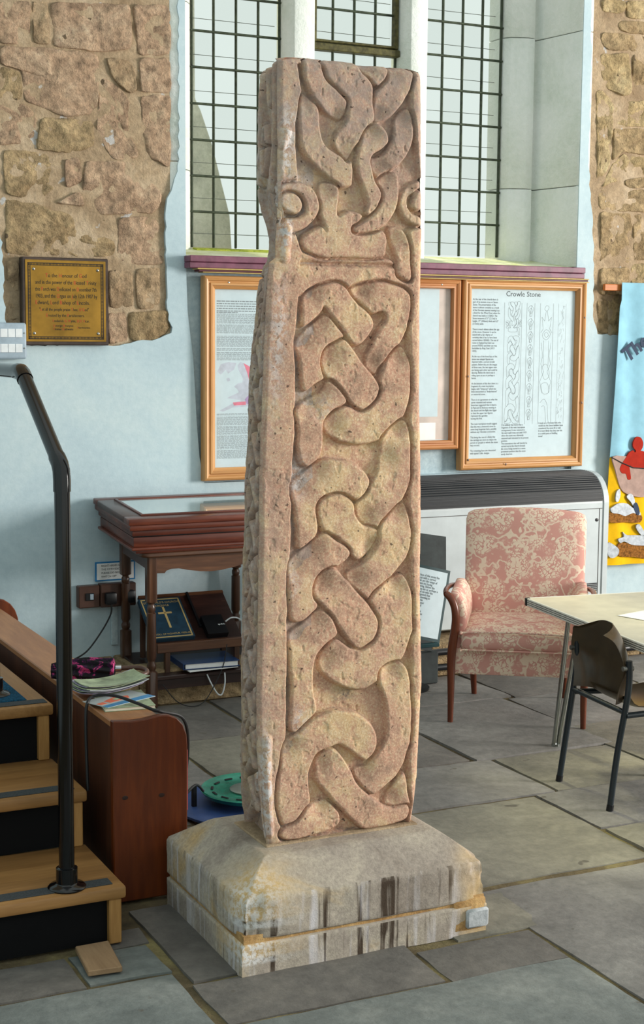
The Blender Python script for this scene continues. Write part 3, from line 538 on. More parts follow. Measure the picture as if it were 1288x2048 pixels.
def rubble_block(pts, seed):
    r = random.Random(seed); n = len(pts); cx = sum(p[0] for p in pts)/n; cz = sum(p[1] for p in pts)/n
    pts = [(cx+(p[0]-cx)*1.01, cz+(p[1]-cz)*1.01) for p in pts]
    ring = []
    for i in range(n):
        p, q = pts[i], pts[(i+1) % n]; k = max(2, int(math.dist(p, q)/0.022))
        for t in range(k):
            u = t/k; ring.append((p[0]+(q[0]-p[0])*u, p[1]+(q[1]-p[1])*u))
    for _ in range(1): ring = [((ring[i-1][0]+2*ring[i][0]+ring[(i+1) % len(ring)][0])/4, (ring[i-1][1]+2*ring[i][1]+ring[(i+1) % len(ring)][1])/4) for i in range(len(ring))]
    R = np.array(ring); m = len(ring); h = r.uniform(0.003, 0.011)
    lv = [(1.0, -0.012), (0.995, h*.35), (0.975, h*.75), (0.92, h*.97), (0.80, h), (0.6, h), (0.45, h), (0.3, h), (0.15, h)]
    V = []; F = []
    for k, (s, hh) in enumerate(lv):
        X = cx+(R[:, 0]-cx)*s; Z = cz+(R[:, 1]-cz)*s
        w = 0.012*fbm(X*26, Z*26, 3, 3)*(1 if k < 3 else 0); X = X+w; Z = Z+0.016*fbm(X*26+9, Z*26, 4, 3)*(1 if k < 3 else 0)
        D = hh+(0.040*fbm(X*9, Z*9, seed % 40, 3)+0.034*fbm(X*30, Z*30, 2, 4))*(1 if k else 0)
        V += [(a, WY+.02-max(d, -0.012), b) for a, b, d in zip(X, Z, D)]
    for k in range(len(lv)-1):
        for i in range(m): F.append((k*m+i, k*m+(i+1) % m, (k+1)*m+(i+1) % m, (k+1)*m+i))
    F.append(tuple((len(lv)-1)*m+i for i in range(m)))
    return G().add(V, F)
allst = list(STONES)
rr = random.Random(5)
def rows(x0, x1, z0, z1, big):
    z = z0
    while z < z1-0.05:
        h = rr.uniform(.16, .3); x = x0
        while x < x1-.05:
            w = min(rr.uniform(.2, .45), x1-x)
            if w > .1: allst.append([(x+.008+rr.uniform(-.01, .01), z+.008), (x+w-.008, z+.008+rr.uniform(-.012, .012)), (x+w-.008, z+h-.008), (x+.008, z+h-.008+rr.uniform(-.012, .012))])
            x += w
        z += h
rows(.9, 2.43, 3.12, 3.6, True); rows(4.72, 5.7, 3.36, 3.7, True); rows(5.14, 6.0, 1.66, 3.34, True); rows(.9, 1.58, 2.77, 3.1, True)
for i, s in enumerate(allst):
    s = [(min(a, 2.405) if a < 3 else max(a, 4.715), b) for a, b in s]
    obj('rubble_stone', rubble_block(s, 31+i), 'rubble_%d' % (rr.randrange(3) if s[0][0] < 3 else rr.choice((1, 3, 3))), wall, True, sharp=60)

# stone kerb along the foot of the wall
kerb = struct('trim_1', G().box(1.46, 6.4, 6.14, WY+.02, -.01, .14), 'mortar', 'low stone kerb along the foot of the back wall')
x = 1.46
while x < 6.4:
    w = rr.uniform(.5, .9); obj('kerb_stone', G().box(x, x+w-.006, 6.12+rr.uniform(-.006, .006), WY+.01, -.008, .148+rr.uniform(-.004, .004), .010, 2), 'rubble_1', kerb, True); x += w

# ------------------------------------------------------------------ window
LIGHTS = [(2.636, 3.10), (3.268, 3.743), (3.897, 4.373)]
Z0, DZ, NR = 2.036, 0.169, 11
win = bpy.data.objects.new('window_1', None); col.objects.link(win); win.location = (3.5, 6.85, Z0); win['kind'] = 'structure'
win['label'] = 'three-light mullioned window with leaded rectangular panes'
zz = [1.98, 2.395, 3.17, 4.0]
for a, b in zip(zz[:-1], zz[1:]):           # jamb stones, right and left
    obj('jamb_stone', G().prism([(4.373, 6.90), (4.378, 6.862), (4.405, 6.825), (4.49, 6.79), (4.535, 6.795), (4.545, 6.835), (4.56, 6.845), (4.68, 6.845), (4.68, 6.99), (4.373, 6.99)], 2, a+.002, b-.002, .003), 'plaster_reveal', win, True)
    obj('reveal_stone', G().prism([(4.562, 6.85), (4.572, 6.835), (4.622, 6.515), (4.635, 6.5), (4.70, 6.51), (4.70, 6.85)], 2, a+.002, b-.002, .003), 'plaster_reveal', win, True)
    obj('jamb_stone', G().prism([(2.636, 6.90), (2.630, 6.862), (2.604, 6.825), (2.52, 6.79), (2.46, 6.80), (2.43, 6.85), (2.43, 6.99), (2.636, 6.99)], 2, a+.002, b-.002, .003), 'plaster_reveal', win, True)
    obj('reveal_stone', G().prism([(2.44, 6.85), (2.472, 6.51), (2.44, 6.505), (2.40, 6.52), (2.40, 6.85)], 2, a+.002, b-.002, .003), 'plaster_reveal', win, True)
for c in (3.184, 3.82):
    w = .084 if c < 3.5 else .077
    obj('mullion', G().prism([(c-w, 6.86), (c-w+.004, 6.835), (c-w+.03, 6.76), (c+w-.03, 6.76), (c+w-.004, 6.835), (c+w, 6.86), (c+w-.02, 6.95), (c-w+.02, 6.95)], 2, Z0-.04, 4.0, .004), 'plaster_reveal', win, True)
obj('sill_stone', G().prism([(6.50, 1.94), (6.50, 1.975), (6.90, Z0-.004), (6.99, Z0-.004), (6.99, 1.9), (6.55, 1.9)], 0, 2.476, 4.63, .004), 'sill_stone', win)
def moss_fn(u, v):
    x = 2.64+u*.42; return (x, 6.80+v*.055, Z0-.012+.010*v+.014*abs(fbm(np.array([x*60]), np.array([v*4.0]), 3, 3)[0])*math.sin(math.pi*min(1, v*1.1)))
obj('moss', G().slab(moss_fn, 60, 6, (0, 0, -.012)), 'moss', win, True, label='yellow-green moss along the sill', kind='stuff')
pane_mesh = {}
for m in ('pane_plain', 'pane_reeded'):
    pane_mesh[m] = mesh('pane', G().box(-.5, .5, -.002, .002, -.5, .5), m)
reed = {(0, r, c) for r in range(NR) for c in (2, 3)} | {(2, 0, 0), (2, 0, 1), (2, 0, 2), (2, 1, 1), (2, 2, 0), (2, 2, 2), (2, 3, 0), (2, 3, 1), (2, 4, 1), (2, 5, 0), (2, 5, 2), (2, 6, 0), (2, 6, 1), (2, 6, 2), (2, 7, 0), (2, 7, 1)} | {(1, r, c) for r in range(NR) for c in range(4) if (r, c) != (7, 3)} | {(0, 5, 0), (0, 3, 1), (0, 6, 1), (0, 7, 0)}
for L, (xa, xb) in enumerate(LIGHTS):
    cw = (xb-xa)/4
    for r in range(NR):
        for c in range(4):
            me = pane_mesh['pane_reeded' if (L, r, c) in reed else 'pane_plain']
            o = bpy.data.objects.new('pane', me); col.objects.link(o); o.parent = win
            o.location = Vector((xa+cw*(c+.5), 6.866, Z0+DZ*(r+.5)))-win.location; o.scale = (cw-.004, 1, DZ-.005)
            o.rotation_euler = (random.uniform(-.006, .006), 0, random.uniform(-.01, .01))
    for r in range(NR+1):
        if r: obj('glazing_bar', G().box(xa-.005, xb+.005, 6.852, 6.866, Z0+DZ*r-.0055, Z0+DZ*r+.0055, .003), 'lead', win)
        g = G().tube([(xa, 6.93, Z0+DZ*(r+.42)), ((xa+xb)/2, 6.925, Z0+DZ*(r+.415)), (xb, 6.93, Z0+DZ*(r+.42))], .0016, 5)
        obj('guard_wire', g, 'wire', win)
    for c in range(1, 4):
        obj('lead_came', G().box(xa+cw*c-.0042, xa+cw*c+.0042, 6.856, 6.874, Z0, Z0+DZ*NR, .002), 'lead', win)
    for x in (xa+.004, xb-.004):
        obj('lead_came', G().box(x-.004, x+.004, 6.856, 6.874, Z0, Z0+DZ*NR, .002), 'lead', win)
ca = LIGHTS[1]                                # iron casement, middle light
for nm, b in (('casement_rail', (ca[0]-.002, ca[1]+.002, 6.82, 6.875, 3.012, 3.046)), ('casement_rail', (ca[0], ca[1], 6.835, 6.872, 3.053, 3.066)), ('casement_stile', (ca[0], ca[0]+.016, 6.83, 6.875, 3.05, 3.9)), ('casement_stile', (ca[1]-.022, ca[1]-.002, 6.83, 6.875, 3.05, 3.9))):
    obj(nm, G().box(*b, .004), 'casement_iron', win)
# grey stone buttress standing outside the window
g = G().prism([(2.2, -.01), (2.2, 3.9), (2.90, 3.9), (2.905, 2.84), (2.936, 2.782), (3.001, 2.607), (3.057, 2.404), (3.10, 2.249), (3.112, 2.066), (3.13, -.01)], 1, 7.5, 8.3, .006)
tag(obj('buttress', g, 'buttress'), 'grey stone buttress sloping outside the left window light', 'buttress')

# window board of painted wood with moulding under it
wbd = thing('window_board', 'purple painted window board with moulded edge above the picture frames', 'shelf', (3.5, 6.47, 1.9))
obj('board', G().box(2.462, 4.632, 6.425, 6.52, 1.945, 1.974, .003), 'purple_paint', wbd)
obj('board', G().box(2.462, 4.632, 6.432, 6.52, 1.918, 1.944, .003), 'purple_paint', wbd)
obj('moulding', G().box(2.50, 4.66, 6.43, 6.50, 1.912, 1.918, .002), 'gold_edge', wbd, label='gilt edge strip')
obj('moulding', G().box(2.51, 4.66, 6.44, 6.50, 1.902, 1.912, .002), 'purple_dark', wbd)
obj('moulding', G().box(2.53, 4.668, 6.44, 6.50, 1.898, 1.902, .001), 'gold_edge', wbd, label='gilt edge strip')

# ------------------------------------------------------------------ the carved stone
FY, DEP = 3.53, 0.21
E_ = np.array(EDGES)[::-1]
ZB, ZT = 0.262, 2.312
def edge(z, k): return np.interp(z, E_[:, 0], E_[:, k])
nF, nL, nR, nB, nZ = 250, 96, 40, 30, 980
zs = np.linspace(ZB, ZT, nZ)
GR = 0.024
# front relief on (u, z)
U = np.linspace(0, 1, nF)[None, :].repeat(nZ, 0); Zg = zs[:, None].repeat(nF, 1)
cX = edge(zs, 2)[:, None]; rX = edge(zs, 3)[:, None]
Xg = cX+(rX-cX)*U
wob = 0.006*fbm(Xg*22, Zg*22, 21, 3)
Xw, Zw = Xg+wob, Zg+0.006*fbm(Xg*22+5, Zg*22+8, 22, 3)
H = np.zeros_like(Xg)
for poly in PANELS:
    ins = inside(poly, Xw, Zw); d = dist_line(poly+[poly[0]], Xw, Zw)
    H = np.where(ins, np.minimum(H, -GR*np.clip(d/0.010, 0, 1)), H)
def carve(Hm, A, B, pts, w, grd, rad=0.017, mar=0.011, top=0.0, dome=0.004):
    P = smooth_path(pts, 8) if len(pts) > 2 else pts
    xs = [p[0] for p in P]; ys = [p[1] for p in P]; m = w+mar+.01
    sel = (A > min(xs)-m) & (A < max(xs)+m) & (B > min(ys)-m) & (B < max(ys)+m)
    if not sel.any(): return
    d = dist_line(P, A[sel], B[sel]); h = Hm[sel]
    out = np.clip((d-w)/mar, 0, 1); h = np.where(d > w, np.minimum(h, -grd*1.08*(1-out**2)+(out >= 1)*1.0), h)
    q = np.clip((w-d)/rad, 0, 1); prof = top-grd*(1-np.sqrt(np.clip(1-(1-q)**2, 0, 1)))-dome*(d/w)**2
    Hm[sel] = np.where(d <= w, prof, h)
def ribbon(pts, lows, rad=0.0085, mar=0.005, dip=0.016):
    P = smooth_path(pts, 4, True); xs = [q[0] for q in P]; ys = [q[1] for q in P]
    sel = (Xw > min(xs)-.02) & (Xw < max(xs)+.02) & (Zw > min(ys)-.02) & (Zw < max(ys)+.02)
    A, B, h = Xw[sel], Zw[sel], H[sel]
    d = dist_line(P+[P[0]], A, B); ins = inside(P, A, B)
    sd = np.where(ins, d, -d)+.0035; ins = sd > 0; d = np.abs(sd)
    q = np.clip(d/rad, 0, 1); prof = -GR*(1-np.sqrt(np.clip(1-(1-q)**2, 0, 1)))
    for lx, lz in lows: prof = prof-dip*np.exp(-((A-lx)**2+(B-lz)**2)/.036**2)
    cut = -GR*(1-np.clip(d/mar, 0, 1))
    H[sel] = np.where(ins, np.maximum(prof, -GR*1.25), np.where(d < mar, np.minimum(h, cut), h))
for pts, lows in PIECES: ribbon(pts, lows)
def soften(a, n=1):
    for _ in range(n):
        b = np.pad(a, 1, 'edge'); a = (b[1:-1, 1:-1]*4+b[:-2, 1:-1]*2+b[2:, 1:-1]*2+b[1:-1, :-2]*2+b[1:-1, 2:]*2+b[:-2, :-2]+b[2:, 2:]+b[:-2, 2:]+b[2:, :-2])/16
    return a
H = soften(H, 1)
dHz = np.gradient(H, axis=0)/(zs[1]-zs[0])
upface_front = np.clip((-dHz-.25)/.6, 0, 1)  # dark grey mask where the front relief turns upward
for w, pts in RAISED:
    P = smooth_path(pts, 6) if len(pts) > 2 else pts
    d = dist_line(P, Xw, Zw); H = np.maximum(H, -0.03+0.040*np.sqrt(np.clip(1-(d/(w*1.25))**2, 0, 1)))
# flat ledge cut between the two panels
led = np.exp(-((Zw-1.803)/0.006)**2)*((Xw > 1.655) & (Xw < 1.935)); H = H-0.013*led
# wear, chips and pits
H = H+0.006*fbm(Xg*9, Zg*9, 1, 3)+0.0035*fbm(Xg*45, Zg*45, 5, 4)
chip = fbm(Xg*26+3, Zg*26, 8, 4); H = H-0.0014*np.clip((chip-0.13)/.02, 0, 1)
pit = vnoise(Xg*70, Zg*70, 17); H = H-0.003*np.clip((pit-.93)/.05, 0, 1)
uw = (Xg-cX); ur = (rX-Xg)
H = H-0.014*np.clip(1-uw/0.016, 0, 1)**2-0.016*np.clip(1-ur/0.020, 0, 1)**2
H = H-0.012*np.clip(1-(ZT-Zg)/0.012, 0, 1)**2-.010*np.clip(1-(Zg-ZB)/0.02, 0, 1)**2
# left face relief on (t, z): t = 0 back .. 1 front
T = np.linspace(0, 1, nL)[None, :].repeat(nZ, 0); Zl = zs[:, None].repeat(nL, 1); Tm = T*DEP
HL = np.where((T > .04) & (T < .93), -.026*np.clip(np.minimum(T-.04, .93-T)/.05, 0, 1), 0.0)
for it in LFACE:
    w = it[0]
    if it[1] == 'o' and (it[4] > 1.95 or rr.random() < .35):
        s, za, zb, ws = it[2:]; zc = (za+zb)/2; hz = abs(za-zb)/2
        pts = [(s*DEP+ws*DEP*.55*math.cos(a), zc+hz*math.sin(a)) for a in np.linspace(0, 2*math.pi, 29)]
        k = len(pts)//2; carve(HL, Tm, Zl, pts[:k+1], w*.8, .026, .012, .006, .003); carve(HL, Tm, Zl, pts[k:], w*.8, .026, .012, .006, .003)
    elif it[1] != 'o': carve(HL, Tm, Zl, [(a*DEP, b) for a, b in it[2]], w*.9, .026, .013, .006, .002)
for n in range(9):                           # three cords plaited up the narrow side
    for k in range(3):
        z0 = .30+n*.175+k*.058
        if z0+.2 > 1.80: continue
        pts = [((.5+.30*math.sin(2*math.pi*(z0+t*.20)/.35+k*2.094))*DEP, z0+t*.20) for t in np.linspace(0, 1, 9)]
        carve(HL, Tm, Zl, pts, .0165, .026, .013, .006, .003)
HL = HL+0.014*fbm(Tm*12, Zl*9, 41, 3)+0.005*fbm(Tm*50, Zl*50, 42, 4)
brk = np.exp(-((Zl-1.90)/.06)**2); HL = HL-.006*brk*(1+3*fbm(Tm*30, Zl*20, 43, 3))
HL = HL-0.010*np.clip(1-T/.07, 0, 1)**2-.012*np.clip(1-(1-T)/.08, 0, 1)**2
HL = HL-0.012*np.clip(1-(ZT-Zl)/0.012, 0, 1)**2
lX = edge(zs, 1)[:, None]+0.004
XL = lX+(cX-lX)*T-HL; YL = FY+DEP*(1-T)+0*T
# join front and left at the arris
YFr = FY-H; XFr = Xg.copy()
XFr[:, 0] = (XL[:, -1]+Xg[:, 0])/2
YL[:, -1] = (YFr[:, 0]+YL[:, -1])/2
Tr = np.linspace(0, 1, nR)[None, 1:].repeat(nZ, 0); Zr = zs[:, None].repeat(nR-1, 1)
XR = rX-0.006*np.clip(1-Tr/.05, 0, 1)+0.014*fbm(Tr*3, Zr*9, 51, 4)-.010*np.clip((Tr-.93)/.07, 0, 1)**2; YR = FY+.012+(DEP-.012)*Tr
Tb = np.linspace(0, 1, nB)[None, 1:-1].repeat(nZ, 0); Zb_ = zs[:, None].repeat(nB-2, 1)
XB = XR[:, -1:]+(XL[:, :1]-XR[:, -1:])*Tb; YB = FY+DEP+0.012*fbm(Tb*6, Zb_*9, 52, 4)
PX = np.concatenate([XL, XFr[:, 1:], XR, XB], 1); PY = np.concatenate([YL, YFr[:, 1:], YR, YB], 1)
nP = PX.shape[1]; PZ = zs[:, None].repeat(nP, 1)
topw = np.clip((PZ-2.24)/.07, 0, 1); PZ = PZ+topw*(0.010*fbm(PX*9, PY*9, 61, 3)+0.004*(1.8-PX))
V = np.stack([PX, PY, PZ], -1).reshape(-1, 3)
ii = np.arange(nZ-1)[:, None]*nP; jj = np.arange(nP)[None, :]; j2 = (jj+1) % nP
Q = np.stack([ii+jj, ii+j2, ii+nP+j2, ii+nP+jj], -1).reshape(-1, 4)
# cap: shrink the top loop towards the centre
nv = len(V); loop = V[(nZ-1)*nP:]; cen = loop.mean(0); caps = []
for k, s in enumerate((.9, .75, .55, .3, .08)):
    L = cen+(loop-cen)*s; L[:, 2] = loop[:, 2].mean()+.004+.012*fbm(L[:, 0]*18, L[:, 1]*18, 71, 3); caps.append(L)
V = np.concatenate([V]+caps); b0 = (nZ-1)*nP
for k in range(len(caps)):
    a = b0 if k == 0 else nv+(k-1)*nP; b = nv+k*nP
    Q = np.concatenate([Q, np.stack([a+jj[0], a+j2[0], b+j2[0], b+jj[0]], -1)])
me = bpy.data.meshes.new('carved_stone'); nq = len(Q)
me.vertices.add(len(V)); me.vertices.foreach_set('co', V.astype(np.float32).ravel())
me.loops.add(nq*4); me.loops.foreach_set('vertex_index', Q.astype(np.int32).ravel())
me.polygons.add(nq); me.polygons.foreach_set('loop_start', (np.arange(nq)*4).astype(np.int32)); me.polygons.foreach_set('loop_total', np.full(nq, 4, np.int32))
me.polygons.foreach_set('use_smooth', np.ones(nq, bool)); me.update(calc_edges=True); me.validate()
# stone tones: lichen, soot patches, dark slopes, groove and foot, grey side and top
X_, Y_, Z_ = V[:, 0], V[:, 1], V[:, 2]
def blob(x, z, rx, rz, k=1.0): return k*np.exp(-((X_-x)/rx)**2-((Z_-z)/rz)**2)*(Y_ < FY+.04)
li = blob(1.62, 2.14, .018, .05)+blob(1.617, 2.07, .014, .04)+blob(1.612, 1.88, .02, .06)+blob(1.562, .5, .014, .07, 1.2)+blob(1.566, .38, .014, .09, 1.2)+blob(1.655, 1.25, .022, .05, .7)+blob(1.60, 1.66, .02, .09, .5)+blob(1.585, 1.55, .02, .12, .5)+blob(1.72, 1.43, .03, .03, .4)+blob(1.66, .6, .02, .04, .6)+blob(1.60, 2.0, .06, .06, .25)+blob(1.64, .98, .02, .06, .4)
side = (Y_ > FY+.012) & (X_ < 1.7)
li = li+np.where(side, .35*np.clip(fbm(Y_*20, Z_*8, 91, 3)*4+.2, 0, 1), 0)
upface = np.zeros(len(V)); upface.reshape(-1)[:nZ*nP].reshape(nZ, nP)[:, nL:nL+nF-1] = upface_front[:, 1:]
dark_tone = .45*upface+blob(1.80, .65, .03, .02, 1.3)+blob(1.80, 1.80, .10, .006, .8)+blob(1.86, .68, .03, .012, .5)+np.where(Z_ < .30, .35*np.clip((.30-Z_)/.03, 0, 1), 0)*(Y_ < FY+.05)  # dark grey on upward slopes, ledge groove and foot, plus soot patches
gbl = np.where(side, .75, 0)+np.clip((Z_-1.80)/.35, 0, 1)*.75*(Y_ < FY+.04)+np.clip(1-(X_-1.55)/.09, 0, 1)*.5*(Z_ < 1.8)*(Y_ <= FY+.012)  # greyer tone over the left side, the top and the left border
ca_ = me.color_attributes.new('stain_tone', 'FLOAT_COLOR', 'POINT')
ca_.data.foreach_set('color', np.stack([np.clip(li, 0, 1), np.clip(dark_tone, 0, 1), np.clip(gbl, 0, .85), np.ones_like(li)], -1).astype(np.float32).ravel())
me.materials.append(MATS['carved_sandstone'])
st = bpy.data.objects.new('carved_stone', me); col.objects.link(st)
tag(st, 'tall sandstone cross shaft carved with broad knotwork standing on the plinth', 'carved stone')

# ------------------------------------------------------------------ plinth
pl = thing('stone_plinth', 'two-course weathered stone plinth with sloping shoulders under the carved shaft', 'plinth', (1.79, 3.63, 0))
def block(name, x0, x1, y0, y1, levels, m, seed, chips=True):
    """levels: (z, inset) stack of rectangular loops from bottom to top"""
    nx, ny = 90, 70; V = []; F = []
    def loopat(z, ins):
        L = []
        a, b, c, d = x0+ins, x1-ins, y0+ins, y1-ins
        for i in range(nx): L.append((a+(b-a)*i/nx, c, z))
        for i in range(ny): L.append((b, c+(d-c)*i/ny, z))
        for i in range(nx): L.append((b-(b-a)*i/nx, d, z))
        for i in range(ny): L.append((a, d-(d-c)*i/ny, z))
        return L
    zl = []
    for (za, ia), (zb, ib) in zip(levels[:-1], levels[1:]):
        k = max(1, int(math.hypot(zb-za, ib-ia)/0.007))
        for t in range(k): zl.append((za+(zb-za)*t/k, ia+(ib-ia)*t/k))
    zl.append(levels[-1]); n = 2*(nx+ny)
    for z, ins in zl: V += loopat(z, ins)
    A = np.array(V); cxm, cym = (x0+x1)/2, (y0+y1)/2
    d1 = 0.012*fbm(A[:, 0]*14+A[:, 1]*9, A[:, 2]*14+A[:, 1]*5, seed, 4)
    crn = np.exp(-(((A[:, 0]-x0)/.055)**2+((A[:, 1]-y0)/.055)**2))+np.exp(-(((A[:, 0]-x1)/.07)**2+((A[:, 1]-y0)/.05)**2))*.7
    zt = levels[-1][0]; zb = levels[0][0]; hi = np.clip((A[:, 2]-zb)/(zt-zb), 0, 1)
    ch = crn*(.35+.65*hi)*(0.034+0.06*np.abs(fbm(A[:, 0]*30, A[:, 2]*30+A[:, 1]*30, seed+3, 3))) if chips else 0
    ed = 0.004
    dx = A[:, 0]-cxm; dy = A[:, 1]-cym; nrm = np.maximum(np.abs(dx)/(x1-x0), np.abs(dy)/(y1-y0))*2
    A[:, 0] -= (d1*.6+ch*.7)*dx/(x1-x0)*2; A[:, 1] -= (d1*.6+ch*.7)*dy/(y1-y0)*2; A[:, 2] += d1*.35*(hi > .05)-ch*.35*hi
    F = [(k*n+i, k*n+(i+1) % n, (k+1)*n+(i+1) % n, (k+1)*n+i) for k in range(len(zl)-1) for i in range(n)]
    F.append(tuple((len(zl)-1)*n+i for i in range(n))); F.append(tuple(range(n))[::-1])
    me = mesh(name, G().add(A.tolist(), F), m, True, 60)
    v = np.zeros(len(me.vertices)*3); me.vertices.foreach_get('co', v); v = v.reshape(-1, 3)
    cr = np.exp(-(((v[:, 0]-x0-.04)/.10)**2+((v[:, 1]-y0-.04)/.10)**2))*(v[:, 2] > zb+.05)*1.5+np.exp(-(((v[:, 0]-x1+.03)/.05)**2+((v[:, 1]-y0)/.05)**2))*1.0
    red = np.exp(-(((v[:, 0]-x0)/.10)**2+((v[:, 1]-y0)/.10)**2))*(v[:, 2] > zb+.03)*.9
    caa = me.color_attributes.new('stain_tone', 'FLOAT_COLOR', 'POINT')
    caa.data.foreach_set('color', np.stack([np.clip(red, 0, 1), np.clip(cr*(.55+fbm(v[:, 0]*30, v[:, 1]*30+v[:, 2]*20, 7, 3)), 0, .85), red*0, red*0+1], -1).astype(np.float32).ravel())
    return me
PX0, PX1, PY0, PY1 = 1.425, 2.152, 3.362, 3.915
def lower_levels(): return [(-.008, 0.0), (.072, 0.0), (.076, .004)]
obj('lower_course', block('lower_course', PX0, PX1, PY0, PY1, [(-.008, 0), (.074, 0), (.078, .005)], 'plinth_stone', 4, False), None, pl)
obj('mortar_joint', G().box(PX0+.006, PX1-.006, PY0+.006, PY1-.006, .06, .10), 'plinth_mortar', pl)
obj('upper_course', block('upper_course', PX0, PX1, PY0, PY1, [(.086, .004), (.090, 0), (.185, 0), (.196, .004), (.258, .090), (.266, .105), (.268, .16)], 'plinth_stone', 9), None, pl)
obj('patch_stone', G().box(2.085, 2.156, 3.352, 3.40, .012, .066, .006), 'patch_stone', pl, True, label='small pale grey patch stone')
obj('corner_mortar', G().box(2.045, 2.1525, 3.3612, 3.42, .0, .095, .010, 2), 'plinth_mortar', pl, True, label='sandy mortar repair')
obj('bedding', G().box(1.560, 2.022, 3.520, 3.745, .255, .2715, .003), 'mortar', pl)
# ------------------------------------------------------------------ wooden steps
stp = thing('wooden_steps', 'oak steps with black risers and grey anti-slip strips beside the pew front', 'steps', (.8, 4.6, 0))
TR = [(.158, 3.688, 4.06), (.323, 4.032, 4.40), (.497, 4.371, 6.1)]
XL_, XR_ = .25, 1.228
zprev = 0.0
for z, y0, y1 in TR:
    td = obj('tread', G().box(XL_, XR_, y0, y1, z-.034, z, .007, 2), 'oak' if y1 < 5 else 'oak_y', stp, True)
    obj('riser', G().box(XL_, XR_-.018, y0+.028, y0+.042, zprev, z-.034), 'black_panel', stp)
    obj('newel_block', G().box(XR_-.046, XR_-.012, y0+.006, y0+.05, zprev, z-.034, .003), 'oak_z', stp)
    obj('side_panel', G().box(XR_-.03, XR_-.016, y0+.05, 6.1 if y1 > 5 else y1+.02, 0 if zprev == 0 else zprev-.05, z-.034), 'black_panel', stp)
    obj('grip_strip', G().box(XL_+.01, XR_-.03 if y1 < 5 else XR_-.012, y0+.026, y0+.072, z, z+.003, .001), 'grip', td)
    zprev = z
obj('carpet', G().box(XL_, 1.165, 4.447, 6.09, .497, .5025, .002), 'carpet', stp, label='dark blue carpet')
# ------------------------------------------------------------------ handrail
hr = thing('handrail', 'black tubular handrail standing on the oak steps', 'handrail', (1.081, 3.743, .158))
HX = 1.081
posts = [obj('post', G().tube([(HX, 3.743, .165), (HX, 3.743, 1.235)], .0205, 20), 'black_paint', hr, True)]
obj('rail', G().tube([(HX, 3.76, 1.285), (HX, 4.115, 1.507)], .0205, 20), 'black_paint', hr, True)
obj('rail', G().tube([(HX, 4.15, 1.512), (HX, 5.0, 1.512)], .0205, 20), 'black_paint', hr, True)
obj('elbow', G().tube([(HX, 3.743, 1.215), (HX, 3.743, 1.245), (HX, 3.747, 1.268), (HX, 3.758, 1.284), (HX, 3.785, 1.3005)], .0228, 20), 'black_paint', hr, True)
obj('elbow', G().tube([(HX, 4.09, 1.4915), (HX, 4.115, 1.506), (HX, 4.135, 1.512), (HX, 4.175, 1.512)], .0228, 20), 'black_paint', hr, True)
posts.append(obj('post', G().tube([(HX+.006, 4.545, .50), (HX+.006, 4.545, 1.5)], .0205, 20), 'black_paint', hr, True))
for pst, (x, y, z) in zip(posts, ((HX, 3.743, .158), (HX+.006, 4.545, .500))):
    obj('flange', G().lathe([(.05, z), (.051, z+.004), (.046, z+.009), (.034, z+.012), (.029, z+.016), (.0285, z+.055), (.0225, z+.057)], x, y, 28), 'black_paint', pst, True)

# ------------------------------------------------------------------ pew front with ledge
pw = thing('pew_front', 'low dark wooden pew front with flat ledge and curved end panel', 'pew', (1.39, 4.9, 0))
endp = [(1.283, 0), (1.506, 0), (1.508, .44), (1.505, .474), (1.494, .503), (1.476, .523), (1.452, .534), (1.43, .5365), (1.405, .534), (1.375, .5295), (1.34, .528), (1.283, .534)]
epn = obj('end_panel', G().prism(endp, 1, 3.965, 3.99, .003), 'pew_end', pw)
obj('end_panel', G().prism([(a, b*1.02 if b < .5 else b+.03*math.sin(math.pi*(a-1.28)/.25)) for a, b in endp], 1, 5.86, 5.885, .003), 'pew_end', pw)
obj('ledge', G().box(1.283, 1.43, 3.99, 5.86, .511, .531, .003), 'pew_top', pw)
obj('side_panel', G().box(1.289, 1.305, 3.99, 5.86, 0, .511), 'pew_side', pw)
obj('back_panel', G().box(1.412, 1.426, 3.99, 5.86, 0, .511), 'pew_side', pw)
obj('book_rest', G().box(1.426, 1.505, 3.99, 5.86, .214, .232, .002), 'pew_side', pw)
for x, z in ((1.318, .308), (1.428, .302)):
    obj('knot', G().lathe([(.009, 0), (.009, .0009), (.004, .0012)], 0, 0, 12).xf(lambda a, b, c, x=x, z=z: (x+a, 3.9655-c, z+b*.7)), 'dark_stain', epn, label='dark knot in the wood')
# red book in the rest
rb = thing('book', 'red hardback book standing upright behind the pew end panel', 'book', (1.49, 4.06, .232))
obj('cover', G().box(1.500, 1.5225, 4.0, 4.125, .232, .418, .003), 'red_cloth', rb)
obj('page_block', G().box(1.503, 1.519, 4.003, 4.12, .236, .4215), 'pages', rb)

